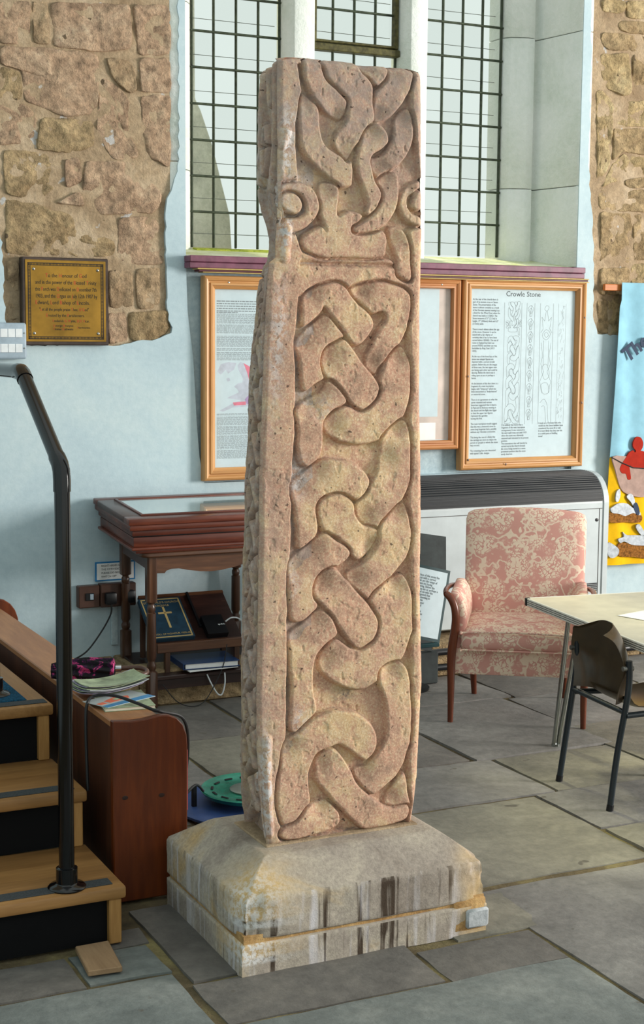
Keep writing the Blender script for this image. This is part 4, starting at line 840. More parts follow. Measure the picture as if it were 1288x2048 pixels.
# things lying on the ledge
ZL = .531
um = thing('umbrella', 'folded black and pink floral umbrella lying on the pew ledge', 'umbrella', (1.33, 4.45, ZL))
p0 = Vector((1.265, 4.525, ZL+.034)); p1 = Vector((1.452, 4.452, ZL+.040)); d = (p1-p0)
def cloth_fn(u, v):
    a = 2*math.pi*u; t = v; r = (.020+.014*math.sin(min(1, t*1.3)*math.pi*.75))*(1+.16*math.sin(a*8+t*9))*(.35 if t > .985 else 1)
    c = p0+d*t; s = d.normalized().cross(Vector((0, 0, 1))); return c+s*math.cos(a)*r+Vector((0, 0, 1))*math.sin(a)*r
obj('canopy', G().grid(cloth_fn, 64, 30), 'umbrella_cloth', um, True)
dn = d.normalized()
obj('collar', G().tube([p1-dn*.004, p1+dn*.018], .011, 14), 'chrome', um, True)
h0 = p1+dn*.016
hp = [h0, h0+dn*.03, h0+dn*.055+Vector((.004, -.008, 0)), h0+dn*.062+Vector((.008, -.035, -.003)), h0+dn*.05+Vector((.006, -.065, -.006)), h0+dn*.02+Vector((0, -.085, -.008))]
obj('handle', G().tube(smooth_path(hp, 6), .0072, 10), 'brown_plastic', um, True)
def sheet(name, cx_, cy_, w, l, rot, z, m, curl=0.0, th=.0016, seed=0):
    R = Matrix.Rotation(rot, 3, 'Z')
    def fn(u, v):
        p = R @ Vector(((u-.5)*w, (v-.5)*l, 0)); return (cx_+p.x, cy_+p.y, z+curl*(u-.4)**2+curl*.4*(v-.5)**2)
    return obj(name, G().slab(fn, 8, 6, (0, 0, th)), m, None, True, sharp=30)
lab = 'pale green folded leaflet in the fanned pile beside the umbrella'
for i in range(8):
    o = sheet('leaflet', 1.372+.006*math.sin(i*2.1), 4.30-.006*i+.01*math.sin(i*1.3), .20, .11, .16+.05*math.sin(i*1.7), ZL+.0115+i*.0042, ('leaflet_lilac', 'leaflet_grey', 'leaflet_green')[i % 3] if i < 7 else 'leaflet_green', .045, .0022)
    tag(o, ['lowest leaflet of the fanned pile on the pew ledge', 'second leaflet from the bottom of the pile on the pew ledge', 'third leaflet from the bottom of the pile on the pew ledge', 'fourth leaflet from the bottom of the pile on the pew ledge', 'fourth leaflet from the top of the pile on the pew ledge', 'third leaflet from the top of the pile on the pew ledge', 'second leaflet from the top of the pile on the pew ledge', 'topmost grey-green leaflet of the pile on the pew ledge'][i], 'leaflet', 'leaflets piled on the pew ledge')
bk = thing('booklet', 'grey-green booklet under the coloured brochure at the pew end', 'booklet', (1.40, 4.16, ZL))
Rb = Matrix.Translation((1.385, 4.175, 0)) @ Matrix.Rotation(-.12, 4, 'Z')
obj('cover', G().box(-.075, .075, -.10, .10, ZL, ZL+.002, .0005, 1, Rb), 'leaflet_green', bk)
obj('page_block', G().box(-.073, .073, -.098, .098, ZL+.002, ZL+.009, 0, 1, Rb), 'pages', bk)
obj('cover', G().box(-.075, .075, -.10, .10, ZL+.009, ZL+.011, .0005, 1, Rb), 'leaflet_green', bk)
br = thing('brochure', 'blue and coral printed brochure lying at the end of the pew ledge', 'brochure', (1.375, 4.17, ZL+.011))
Rc = Matrix.Translation((1.372, 4.175, ZL+.0112)) @ Matrix.Rotation(.42, 4, 'Z')
def flatp(poly, z0, z1, M=Rc): return G().prism(poly, 2, z0, z1, 0, M)
bsh = obj('sheet', flatp([(-.095, -.055), (.095, -.055), (.095, .055), (-.095, .055)], 0, .0016), 'leaflet_grey', br)
obj('print_band', flatp([(-.095, -.055), (.095, -.055), (.095, -.022), (-.095, -.032)], .0016, .0019), 'leaflet_blue', bsh)
obj('print_patch', flatp([(-.05, -.018), (.03, -.012), (.045, .012), (.0, .026), (-.055, .008)], .0016, .0020), 'leaflet_coral', bsh)
obj('print_patch', flatp([(-.02, -.006), (.02, -.002), (.015, .014), (-.02, .012)], .0020, .0023), 'leaflet_green', bsh)
obj('print_patch', flatp([(-.088, -.02), (-.06, -.016), (-.062, .004), (-.09, .0)], .0016, .0020), 'leaflet_coral', bsh)

# ------------------------------------------------------------------ side table with turned legs
def shear(a, b, c): return (a, b, c+(b-5.97)*.085)
tb = thing('side_table', 'dark oak side table with turned legs and scalloped apron under the display case', 'table', (2.41, 6.26, 0))
corner = [(2.09, 6.06), (2.12, 6.03)]
top = [(2.085, 6.065), (2.095, 6.04), (2.12, 6.03), (2.72, 6.03), (2.745, 6.04), (2.755, 6.065), (2.755, 6.47), (2.085, 6.47)]
obj('tabletop', G().prism(top, 2, .660, .684, .006).xf(shear), 'dark_oak_x', tb, True)
ap = [(2.15, .66), (2.15, .592), (2.205, .590), (2.212, .600), (2.235, .607), (2.27, .607), (2.31, .598), (2.37, .588), (2.42, .585), (2.47, .588), (2.53, .598), (2.57, .607), (2.605, .607), (2.628, .600), (2.635, .590), (2.69, .592), (2.69, .66)]
obj('apron', G().prism(ap, 1, 6.07, 6.086), 'dark_oak_x', tb)
obj('apron', G().prism([(a, b+.045) for a, b in ap], 1, 6.43, 6.446), 'dark_oak_x', tb)
for x in (2.128, 2.688):
    obj('apron', G().box(x, x+.016, 6.09, 6.44, .60, .66).xf(shear), 'mahogany_side', tb)
def turned(x, y, z0, zt):
    s = .0225; h = lambda q: z0+(zt-z0)*q
    prof = [(s, z0), (s, h(.235)), (s*.97, h(.238)), (.016, h(.245)), (.020, h(.262)), (.021, h(.285)), (.0155, h(.305)), (.0165, h(.315)), (.0215, h(.335)), (.0205, h(.60)), (.0205, h(.628)), (.0155, h(.634)), (.0185, h(.650)), (.0185, h(.672)), (.014, h(.688)), (.0155, h(.695)), (s*.97, h(.70)), (s, h(.705)), (s, zt)]
    return G().lathe(prof, x, y, 16, {0, 1, 17, 18})
for x, y, z0, zt in ((2.147, 6.084, 0, .662), (2.688, 6.084, 0, .662), (2.147, 6.43, .148, .70), (2.688, 6.43, .148, .70)):
    obj('leg', turned(x, y, z0, zt), 'dark_oak', tb, True)
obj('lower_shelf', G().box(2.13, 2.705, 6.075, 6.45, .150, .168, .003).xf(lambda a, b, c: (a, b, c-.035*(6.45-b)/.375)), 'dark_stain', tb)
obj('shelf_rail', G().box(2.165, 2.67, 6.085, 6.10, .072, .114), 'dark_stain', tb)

dc = thing('display_case', 'mahogany display case with glass lid standing on the side table', 'display case', (2.4, 6.22, .684))
CX0, CX1, CY0, CY1 = 2.012, 2.82, 5.975, 6.475
def layer(nm, ins, z0, z1, m, bev=.004): return obj(nm, G().box(CX0+ins, CX1-ins, CY0+ins, CY1-ins*.3, z0, z1, bev, 2).xf(shear), m, dc, True)
layer('base_moulding', .045, .684, .702, 'mahogany'); layer('base_moulding', .018, .702, .716, 'mahogany', .006)
layer('case_body', .03, .716, .758, 'mahogany'); layer('lid_seam', .034, .758, .764, 'black_plastic', .001)
layer('lid_moulding', .022, .764, .79, 'mahogany'); layer('lid_moulding', .006, .79, .815, 'mahogany', .006)
for b, m in (((CX0, CX1, CY0, CY0+.075), 'mahogany'), ((CX0, CX1, CY1-.06, CY1), 'mahogany'), ((CX0, CX0+.085, CY0+.075, CY1-.06), 'mahogany_side'), ((CX1-.085, CX1, CY0+.075, CY1-.06), 'mahogany_side')):
    obj('lid_frame', G().box(*b, .815, .842, .005, 2).xf(shear), m, dc, True)
for b in ((CX0+.078, CX1-.078, CY0+.070, CY0+.084), (CX0+.078, CX1-.078, CY1-.072, CY1-.058), (CX0+.078, CX0+.092, CY0+.084, CY1-.072), (CX1-.092, CX1-.078, CY0+.084, CY1-.072)):
    obj('glass_bead', G().box(*b, .838, .848, .003, 2).xf(shear), 'mahogany', dc, True)
m_, nt_, b_ = base('lid_glass', .03, 0, .9)
nt_.links.new(ramp(nt_, noise(nt_, coords(nt_), 3, 2), [(.3, (150, 168, 170)), (.7, (176, 190, 190))]), b_.inputs['Base Color']); b_.inputs['Coat Weight'].default_value = 1.0; b_.inputs['Coat Roughness'].default_value = .02; b_.inputs['Coat IOR'].default_value = 2.2
obj('glass', G().box(CX0+.085, CX1-.085, CY0+.08, CY1-.065, .836, .842).xf(shear), 'lid_glass', dc, label='reflecting glass lid')

# ------------------------------------------------------------------ book stand under the table and what is on it
SH = .155
bs = thing('book_stand', 'dark wooden sloping book stand on the shelf of the side table', 'book stand', (2.4, 6.25, SH))
A0 = Vector((2.21, 6.14, .262)); A1 = Vector((2.205, 6.385, .437))       # slope line
sl = (A1-A0).normalized(); sn = Vector((1, 0, 0)).cross(sl).normalized()
def onslope(x, s, h): p = A0+sl*s+sn*h; return Vector((x, p.y, p.z))
def slab_on(x0, x1, s0, s1, h0, h1, bev=.002, rot=0.0, cx_=None):
    c = [(x0, s0), (x1, s0), (x1, s1), (x0, s1)]
    if rot:
        mx, ms = (x0+x1)/2, (s0+s1)/2
        c = [(mx+(a-mx)*math.cos(rot)-(b-ms)*math.sin(rot), ms+(a-mx)*math.sin(rot)+(b-ms)*math.cos(rot)) for a, b in c]
    V = [onslope(a, b, h) for h in (h0, h1) for a, b in c]
    return G().add(V, [(0, 3, 2, 1), (4, 5, 6, 7), (0, 1, 5, 4), (1, 2, 6, 5), (2, 3, 7, 6), (3, 0, 4, 7)])
obj('slope_board', slab_on(2.19, 2.60, 0, .30, -.014, 0), 'dark_stain', bs)
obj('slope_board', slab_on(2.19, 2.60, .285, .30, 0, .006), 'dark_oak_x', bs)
obj('divider', slab_on(2.418, 2.428, .08, .30, 0, .010), 'black_plastic', bs)
obj('front_rail', G().box(2.185, 2.62, 6.115, 6.14, .226, .268, .003), 'dark_oak_x', bs)
for x in (2.235, 2.565): obj('foot', G().box(x-.012, x+.012, 6.118, 6.142, .136, .23, .002), 'dark_oak', bs)
for x in (2.195, 2.585): obj('back_support', G().box(x-.008, x+.012, 6.33, 6.352, .165, .40), 'dark_oak', bs)
bkk = thing('memorial_book', 'dark blue memorial book with gilt cross leaning on the book stand', 'book', (2.24, 6.2, .26))
B0, B1 = 2.175, 2.372
cov = obj('cover', slab_on(B0, B1, .012, .262, .001, .022, rot=0), 'book_blue', bkk)
for b in ((B0+.008, B1-.008, .018, .024), (B0+.008, B1-.008, .25, .256), (B0+.008, B0+.014, .018, .256), (B1-.014, B1-.008, .018, .256)): obj('gilt_border', slab_on(*b, .022, .0228), 'gilt', cov)
obj('gilt_cross', slab_on(2.270, 2.280, .075, .205, .022, .0232), 'gilt', cov); obj('gilt_cross', slab_on(2.243, 2.307, .162, .172, .022, .0232), 'gilt', cov)
for s, body, sz in ((.228, "ST OSWALD'S CHURCH", .0155), (.208, 'CROWLE', .0155), (.034, 'ROLL OF HONOUR 1939-45', .0135)):
    text('lettering', body, sz, onslope(2.274, s, .0226), (1, 0, 0), sl, 'gilt', cov, 'CENTER', .0004)
ro = thing('router', 'small black plastic router box leaning on the right of the book stand', 'router', (2.50, 6.15, .27))
rcs = obj('casing', slab_on(2.432, 2.53, .010, .125, .0, .030), 'router_black', ro)
text('logo', 'tp-link', .013, onslope(2.495, .06, .0304), (1, 0, 0), sl, 'white_label', rcs, 'LEFT', .0003)
fo = thing('ring_binder', 'dark blue ring binder lying on the side table shelf', 'folder', (2.42, 6.16, .14))
Rf = Matrix.Translation((2.43, 6.17, .152)) @ Matrix.Rotation(-.07, 4, 'Z')
obj('cover', G().box(-.13, .13, -.105, .10, 0, .003, 0, 1, Rf), 'folder_blue', fo); obj('cover', G().box(-.13, .13, -.105, .10, .024, .027, .001, 1, Rf), 'folder_blue', fo)
obj('spine', G().box(-.133, -.128, -.105, .10, 0, .027, .001, 1, Rf), 'folder_blue', fo); obj('page_block', G().box(-.12, .122, -.10, .095, .003, .024, 0, 1, Rf), 'paper_white', fo)
tag(obj('paper', G().box(-.125, .11, -.125, .08, .146, .1495, 0, 1, Matrix.Translation((2.43, 6.18, 0)) @ Matrix.Rotation(.05, 4, 'Z')), 'paper_white'), 'white papers under the blue ring binder', 'paper')
wc = smooth_path([(2.53, 6.17, .335), (2.555, 6.16, .352), (2.59, 6.155, .345), (2.62, 6.16, .31), (2.63, 6.20, .25)], 8)
tag(obj('white_cable', G().tube(wc, .0035, 8), 'cable_white', None, True), 'white cable arching out of the black router', 'cable')
wc = smooth_path([(2.40, 6.07, .125), (2.42, 6.055, .075), (2.445, 6.05, .035), (2.465, 6.05, .035), (2.48, 6.055, .08), (2.485, 6.07, .125)], 8)
tag(obj('white_cable', G().tube(wc, .0035, 8), 'cable_white', None, True), 'white cable hanging in a loop below the table shelf', 'cable')
wc = smooth_path([(2.50, 6.08, .25), (2.475, 6.062, .16), (2.43, 6.05, .08), (2.37, 6.03, .012), (2.30, 6.0, .006), (2.24, 6.02, .03), (2.19, 6.06, .10)], 8)
tag(obj('thin_cable', G().tube(wc, .0022, 6), 'cable_black', None, True), 'thin black cable trailing on the floor under the side table', 'cable')

# ------------------------------------------------------------------ sockets, notice, plaque, switch box
sk = thing('wall_socket', 'brown double wall socket with black plug under the blue-edged notice', 'socket', (2.07, WY, .39))
bb1 = obj('back_box', G().box(1.936, 2.034, 6.455, WY, .388, .488, .004), 'brown_plastic', sk)
bb2 = obj('back_box', G().box(2.037, 2.205, 6.452, WY, .386, .492, .004), 'brown_plastic', sk)
obj('switch_plate', G().box(1.966, 2.006, 6.449, 6.456, .422, .456, .002), 'black_plastic', bb1); obj('rocker', G().box(1.986, 2.002, 6.446, 6.451, .426, .452, .001), 'grey_box', bb1)
obj('plug', G().box(2.052, 2.104, 6.418, 6.453, .402, .456, .008, 2), 'black_plastic', bb2, True); obj('plug', G().box(2.135, 2.19, 6.41, 6.453, .405, .462, .008, 2), 'black_plastic', bb2, True)
wc = smooth_path([(2.078, 6.425, .402), (2.073, 6.42, .36), (2.03, 6.42, .285), (1.95, 6.40, .20), (1.86, 6.38, .165)], 8)
tag(obj('plug_cable', G().tube(wc, .0038, 8), 'cable_black', None, True), 'black cable hanging from the plug down to the left', 'cable')
tag(obj('trunking', G().box(2.098, 2.13, 6.488, WY, .20, .386, .003), 'niche_plaster'), 'white cable trunking below the brown socket', 'trunking')
no = thing('notice', 'white notice with blue border above the brown wall socket', 'notice', (2.1, WY, .50))
obj('card', G().box(2.026, 2.215, 6.494, WY, .500, .588), 'blue_border', no); nsh = obj('sheet', G().box(2.0325, 2.208, 6.4925, 6.496, .5065, .5815), 'paper_white', no)
for i, s in enumerate(('RIGHT HAND SIDE', 'THE CCTV SOCKET', 'PLEASE DO NOT', 'SWITCH OFF')):
    text('lettering', s, .0125, (2.053, 6.4920, .566-.0165*i), (1, 0, 0), (0, 0, 1), 'ink', nsh, depth=.0003)
pq = thing('brass_plaque', 'engraved brass dedication plaque with red and black lettering on the rubble wall', 'plaque', (1.9, WY, 1.567))
QX0, QX1, QZ0, QZ1 = 1.703, 2.091, 1.566, 1.947
obj('back_plate', G().box(QX0, QX1, 6.468, WY+.02, QZ0, QZ1, .004), 'bronze_edge', pq)
plate = obj('plate', G().box(QX0+.013, QX1-.013, 6.4655, 6.469, QZ0+.016, QZ1-.012, .001), 'brass', pq)
for b in ((QX0+.024, QX1-.024, QZ0+.026, QZ0+.029), (QX0+.024, QX1-.024, QZ1-.027, QZ1-.024), (QX0+.024, QX1-.024, QZ0+.036, QZ0+.038), (QX0+.024, QX1-.024, QZ1-.036, QZ1-.034), (QX0+.024, QX0+.027, QZ0+.026, QZ1-.024), (QX1-.027, QX1-.024, QZ0+.026, QZ1-.024), (QX0+.034, QX0+.036, QZ0+.036, QZ1-.034), (QX1-.036, QX1-.034, QZ0+.036, QZ1-.034)):
    obj('border_line', G().box(b[0], b[1], 6.4645, 6.466, b[2], b[3]), 'ink_dark', plate)
gd = G()
for i in range(52):
    x = QX0+.03+i*(QX1-QX0-.06)/51
    for z in (QZ0+.0325, QZ1-.0305): gd.box(x-.0011, x+.0011, 6.4645, 6.466, z-.004, z+.004)
    z = QZ0+.032+i*(QZ1-QZ0-.062)/51
    for x2 in (QX0+.0305, QX1-.0305): gd.box(x2-.004, x2+.004, 6.4645, 6.466, z-.0011, z+.0011)
obj('border_dashes', gd, 'ink_dark', plate, kind='stuff')
for x in (QX0+.05, QX1-.05):
    for z in (QZ0+.052, QZ1-.052): obj('screw', G().lathe([(.006, 0), (.006, .002), (.003, .004)], 0, 0, 12).xf(lambda a, b, c, x=x, z=z: (x+a, 6.4655-c, z+b)), 'screw', plate, True)
def mixed(line, size, xc, z, width):
    """capitals red, the rest black, one mesh per colour"""
    cu = bpy.data.curves.new('m', 'FONT'); cu.body = line; cu.size = size; t = bpy.data.objects.new('m', cu); col.objects.link(t); bpy.context.view_layer.update()
    w = t.dimensions.x or 1.0; bpy.data.objects.remove(t); bpy.data.curves.remove(cu)
    sq = width/w
    # measure prefix widths for the red capitals
    for colr in ('ink_dark', 'ink_red'):
        cu = bpy.data.curves.new('m', 'FONT'); cu.body = line; cu.size = size; cu.extrude = .0004; cu.resolution_u = 2
        if colr == 'ink_red': pass
        cu.materials.append(MATS['ink_dark']); cu.materials.append(MATS['ink_red'])
        for i, ch in enumerate(line): cu.body_format[i].material_index = 1 if ch.isupper() else 0
        t = bpy.data.objects.new('m', cu); col.objects.link(t); dg = bpy.context.evaluated_depsgraph_get(); me = bpy.data.meshes.new_from_object(t.evaluated_get(dg)); bpy.data.objects.remove(t); bpy.data.curves.remove(cu)
        break
    me.transform(Matrix.Translation((xc-width/2, 6.4652, z)) @ Matrix(((1, 0, 0, 0), (0, 0, -1, 0), (0, 1, 0, 0), (0, 0, 0, 1))) @ Matrix.Diagonal((sq, 1, 1, 1)))
    me.name = 'lettering'; o = bpy.data.objects.new('lettering', me); col.objects.link(o); o.parent = plate; o.location = -root(plate)
for line, size, z, w in (('To the Honour of God', .030, 1.861, .185), ('and in the power of the Blessed Trinity', .030, 1.8315, .275), ('this Porch was Dedicated on December 7th', .030, 1.802, .276), ('1903, and the Organ on July 12th 1907 by', .030, 1.7725, .276)):
    mixed(line, size*.8, 1.897, z, w)
mixed('Edward, Lord Bishop of Lincoln.', .024, 1.880, 1.744, .242); mixed('"Let all the people praise Thee, O God"', .019, 1.887, 1.716, .222); mixed('Erected by the Parishioners.', .019, 1.892, 1.690, .172)
mixed('Frederick G. Wylde, D.D. Vicar.', .016, 1.918, 1.667, .166); mixed('George Brunyee', .014, 1.882, 1.647, .09); mixed('Thomas Outhwaite', .014, 1.882, 1.632, .09); mixed('Churchwardens.', .011, 1.975, 1.640, .06)
bx = thing('switch_box', 'pale grey wall box with white label strips beside the brass plaque', 'switch box', (1.6, WY, 1.506))
bcs = obj('casing', G().box(1.40, 1.712, 6.44, WY, 1.506, 1.662, .010, 3), 'grey_box', bx, True)
for z0 in (1.600, 1.535):
    for i in range(7):
        x1 = 1.692-i*.032; obj('label_strip', G().box(x1-.030, x1, 6.438, 6.442, z0, z0+.036, .001), 'white_label', bcs)
    obj('screw', G().lathe([(.003, 0), (.003, .002)], 0, 0, 8).xf(lambda a, b, c, z0=z0: (1.701+a, 6.44-c, z0+.018+b)), 'screw', bcs)

# ------------------------------------------------------------------ picture frames
def frame(name, label, x0, x1, z0, z1, wd, mx_, mz_, ypaper=6.486, yf=6.452):
    t = thing(name, label, 'picture frame', ((x0+x1)/2, WY, z0))
    prof = [(0, 6.50), (0, yf+.012), (.004, yf+.004), (.012, yf), (.020, yf+.003), (.024, yf+.009), (.030, yf+.010), (.034, yf+.004), (.042, yf+.004), (.046, yf+.011), (wd, yf+.020), (wd, 6.50)]
    sides = [((x0, z0), (x1, z0)), ((x1, z0), (x1, z1)), ((x1, z1), (x0, z1)), ((x0, z1), (x0, z0))]
    inn = [(1, 1), (-1, 1), (-1, -1), (1, -1)]
    for k, (a, b) in enumerate(sides):
        ia, ib = inn[k], inn[(k+1) % 4]; V = []; n = len(prof)
        for (p, i) in ((a, ia), (b, ib)):
            for w, y in prof: V.append((p[0]+i[0]*w, y, p[1]+i[1]*w))
        F = [(j, (j+1) % n, n+(j+1) % n, n+j) for j in range(n)]+[tuple(range(n))[::-1], tuple(range(n, 2*n))]
        obj('frame_rail', G().add(V, F), mx_ if k % 2 == 0 else mz_, t)
    t_poster = obj('poster', G().box(x0+wd-.004, x1-wd+.004, ypaper, 6.499, z0+wd-.004, z1-wd+.004), 'paper', t)
    obj('glazing', G().box(x0+wd-.002, x1-wd+.002, 6.4775, 6.479, z0+wd-.002, z1-wd+.002), 'frame_glass', t)
    return t, t_poster
YP = 6.4858
def bars(t, x0, x1, zt, n, pitch, th, m='ink_soft', last=.5, name='text_line'):
    g = G()
    for i in range(n):
        x = x0; xe = x1-(x1-x0)*(random.uniform(0, .03) if i < n-1 else 1-last)
        while x < xe-.004:
            w = random.uniform(.006, .022); e = min(x+w, xe); g.box(x, e, YP, 6.4865, zt-i*pitch-th, zt-i*pitch); x = e+.0028
    return obj(name, g, m, t, kind='stuff')
fr1_, fr1 = frame('picture_frame', 'pine frame with printed history text and a coloured map, left of the carved shaft', 2.541, 3.21, .942, 1.886, .060, 'pine_x', 'pine_z')
bars(fr1, 2.615, 3.12, 1.774, 5, .0112, .0048, 'ink_soft', .9)
bars(fr1, 2.615, 2.72, 1.722, 1, .01, .004, 'ink_soft', 1)
for zt, n in ((1.714, 10), (1.664, 9), (1.612, 11), (1.556, 3), (1.538, 5), (1.512, 3)): bars(fr1, 2.615, 3.13, zt, n, .0046, .0022)
for zt, n in ((1.252, 2), (1.238, 9), (1.194, 9), (1.150, 6), (1.122, 8), (1.082, 9)): bars(fr1, 2.615, 3.13, zt, n, .0046, .0022)
def flat_poly(t, pts, m, nm='map_area', y=YP): return obj(nm, G().prism(pts, 1, y, 6.487), m, t)
MX = lambda u, v: (2.612+u*.30, 1.262+v*.232)
flat_poly(fr1, [MX(*p) for p in ((.46, .97), (.40, .99), (.36, .92), (.38, .82), (.42, .74), (.45, .66), (.44, .58), (.36, .56), (.30, .50), (.36, .44), (.38, .38), (.26, .32), (.18, .27), (.34, .24), (.42, .22), (.30, .18), (.18, .10), (.06, .02), (.12, .0), (.28, .08), (.44, .09), (.62, .11), (.9, .15), (.97, .3), (.80, .42), (.82, .56), (.74, .68), (.66, .72), (.55, .92))], 'map_grey')
flat_poly(fr1, [MX(*p) for p in ((.02, .80), (.08, .95), (.20, .99), (.34, .97), (.30, .84), (.20, .76), (.16, .84), (.08, .74))], 'map_grey')
flat_poly(fr1, [MX(*p) for p in ((.17, .66), (.22, .68), (.24, .62), (.19, .60))], 'map_grey')
flat_poly(fr1, [MX(*p) for p in ((.46, .97), (.56, .90), (.62, .74), (.74, .68), (.82, .56), (.80, .42), (.62, .36), (.56, .30), (.58, .52), (.52, .78))], 'map_pink', y=YP-.0003)
flat_poly(fr1, [MX(*p) for p in ((.56, .34), (.80, .42), (.97, .30), (.9, .16), (.52, .14), (.48, .24))], 'map_purple', y=YP-.0003)
flat_poly(fr1, [MX(*p) for p in ((.28, .18), (.5, .20), (.5, .13), (.30, .12))], 'map_pink', y=YP-.0003)
flat_poly(fr1, [MX(*p) for p in ((.62, .16), (.9, .2), (.88, .14), (.66, .11))], 'map_gold', y=YP-.0006)
flat_poly(fr1, [MX(*p) for p in ((.66, .62), (.72, .62), (.72, .55), (.66, .55))], 'map_teal', y=YP-.0006)
for i, mm in enumerate(('map_pink', 'map_pink', 'map_purple', 'map_gold', 'map_grey')): flat_poly(fr1, [MX(.82, .90-.055*i), MX(.86, .90-.055*i), MX(.86, .93-.055*i), MX(.82, .93-.055*i)], mm)
obj('screw', G().lathe([(.005, 0), (.005, .002), (.002, .003)], 0, 0, 10).xf(lambda a, b, c: (2.665+a, 6.463-c, 1.856+b)), 'screw', fr1_)
fr2_, fr2 = frame('picture_frame', 'reddish pine frame with a pale faded print right beside the carved shaft', 3.22, 3.910, 1.056, 1.898, .046, 'pine_pink_x', 'pine_pink_z')
obj('print', G().box(3.27, 3.862, YP, 6.487, 1.106, 1.85), 'poster_faint', fr2); obj('print_sheet', G().box(3.28, 3.80, YP-.0006, 6.487, 1.22, 1.848), 'paper', fr2)
for i in range(4): bars(fr2, 3.55, 3.79, 1.72-.13*i, 3, .014, .0016, 'map_gold', .7)
obj('print_sheet', G().box(3.60, 3.79, YP-.0008, 6.487, 1.105, 1.19), 'paper_white', fr2)
obj('screw', G().lathe([(.005, 0), (.005, .002), (.002, .003)], 0, 0, 10).xf(lambda a, b, c: (3.80+a, 6.463-c, 1.872+b)), 'screw', fr2_)
fr3_, fr3 = frame('picture_frame', 'pine frame with the stone history poster and drawings of its four faces, above the heater', 3.922, 4.668, .947, 1.912, .056, 'pine_x', 'pine_z')
text('lettering', 'Crowle Stone', .037, (4.295, YP, 1.822), (1, 0, 0), (0, 0, 1), 'ink', fr3, 'CENTER', .0004)
COL1 = ['At the rear of the church there is', 'part of an ancient cross or Saxon', 'Stone. The preservation of the', 'stone is almost certainly as a result', 'of the Norman masons reusing it as', 'a lintel for the West Door when the', 'church was built in 1150AD. The', "Stone measures 6'11\" (2.11m) in", 'height, 17" (430mm) thick and 8.5"', '(213mm) wide.', '',
 'There is much debate about the age', 'of the stone. However it can be', 'stated with a fair degree of', 'certainty that it has to have been', 'carved before 1050AD. The use of', 'runes in England had died out', 'around 950AD and their use was', 'forbidden by King Cnut (1017-', '1035).', '',
 'At the top of the front face of the', 'stone two winged figures are', 'depicted with a curved circular', 'pattern. Below this are the images', 'of three men, the two upper men', 'are facing each other and could be', 'dancing. Below the third man is', 'riding upon an ass or perhaps a', 'horse.', '',
 'At the bottom of this face there is a', 'fragment of a runic inscription', 'begins with "licbaecun" which has', 'been interpreted as "body-beacon"', 'or memorial stone.', '',
 'There is no agreement on what the', 'carver intended and various', 'historians suggested that it depicts', 'St Paul and St Anthony meeting in', 'the desert and the flight into Egypt', 'or that the upper two figures', 'represent the apostles', 'leaving the Ark.', '',
 'The runic inscription would suggest', 'that this was a memorial stone to', 'some long forgotten hero, possibly', 'without any Christian connection.', '',
 'This being the case it is likely that', 'the carvings are more to depict the', 'person or people to whom the stone', 'was erected.', '', 'The remaining faces are decorated', 'with typical Celtic designs.']
for i in range(0, 1):
    text('lettering', '\n'.join(COL1), .0136, (3.995, YP, 1.800), (1, 0, 0), (0, 0, 1), 'ink', fr3, depth=.0003, squash=.80)
text('lettering', '\n'.join(['It is unlikely that more than a', 'fragment of the runic inscription', 'arrangement. It was returned to', 'the west wall it was not until 1919', 'when the stone was ultimately', 'removed and relocated to its present', 'position.', 'The renovations that will shortly be', 'carried out in the church foresee', 'the stone being moved to a more', 'prominent position that the stone', 'surely deserves.']), .0136, (4.180, YP, 1.166), (1, 0, 0), (0, 0, 1), 'ink', fr3, depth=.0003, squash=.80)
text('lettering', '\n'.join(['It took us, a Christian feels who', 'would see the Saxon builders have', 'considered the stone fit to wall.', 'It is more likely that they saw this', 'as a useful piece of building', 'stone!']), .0136, (4.405, YP, 1.172), (1, 0, 0), (0, 0, 1), 'ink', fr3, depth=.0003, squash=.80)
# line drawings of the four faces
def line_g(g, pts, w=.0012):
    for a, b in zip(pts[:-1], pts[1:]):
        d = math.dist(a, b)
        if d < 1e-6: continue
        nx, nz = -(b[1]-a[1])/d*w/2, (b[0]-a[0])/d*w/2
        V = [(a[0]+nx, YP, a[1]+nz), (b[0]+nx, YP, b[1]+nz), (b[0]-nx, YP, b[1]-nz), (a[0]-nx, YP, a[1]-nz)]
        V += [(x, 6.4865, z) for x, y, z in V]
        g.add(V, [(0, 1, 2, 3), (7, 6, 5, 4), (0, 4, 5, 1), (2, 6, 7, 3), (1, 5, 6, 2), (3, 7, 4, 0)])
DZ0, DZ1 = 1.172, 1.79
def dmap(x, z, x0, wd_): return (x0+(x-1.56)/.46*wd_, DZ0+(z-.26)/2.05*(DZ1-DZ0))
g = G()
for pts, lows in PIECES:
    P = smooth_path(pts, 2, True); line_g(g, [dmap(a, b, 4.185, .10) for a, b in P+[P[0]]])
for x in (4.183, 4.287): line_g(g, [(x, DZ0), (x, DZ1)], .0014)
obj('face_drawing', g, 'ink', fr3)
g = G(); kk = random.Random(3)
for x in (4.318, 4.366): line_g(g, [(x, DZ0), (x, DZ1)], .0014)
for i in range(9):
    zc = DZ1-.04-i*.066; pts = [(4.342+.013*math.cos(a)*(1+.4*math.sin(3*a)), zc+.028*math.sin(a)) for a in np.linspace(0, 6.28, 22)]; line_g(g, pts)
    line_g(g, [(4.336, zc-.03), (4.342, zc), (4.348, zc+.03)]); line_g(g, [(p[0]*.5+4.342*.5, p[1]*.5+zc*.5) for p in pts])
obj('face_drawing', g, 'ink', fr3)
g = G()
for x in (4.40, 4.48): line_g(g, [(x, DZ0), (x, DZ1)], .0014)
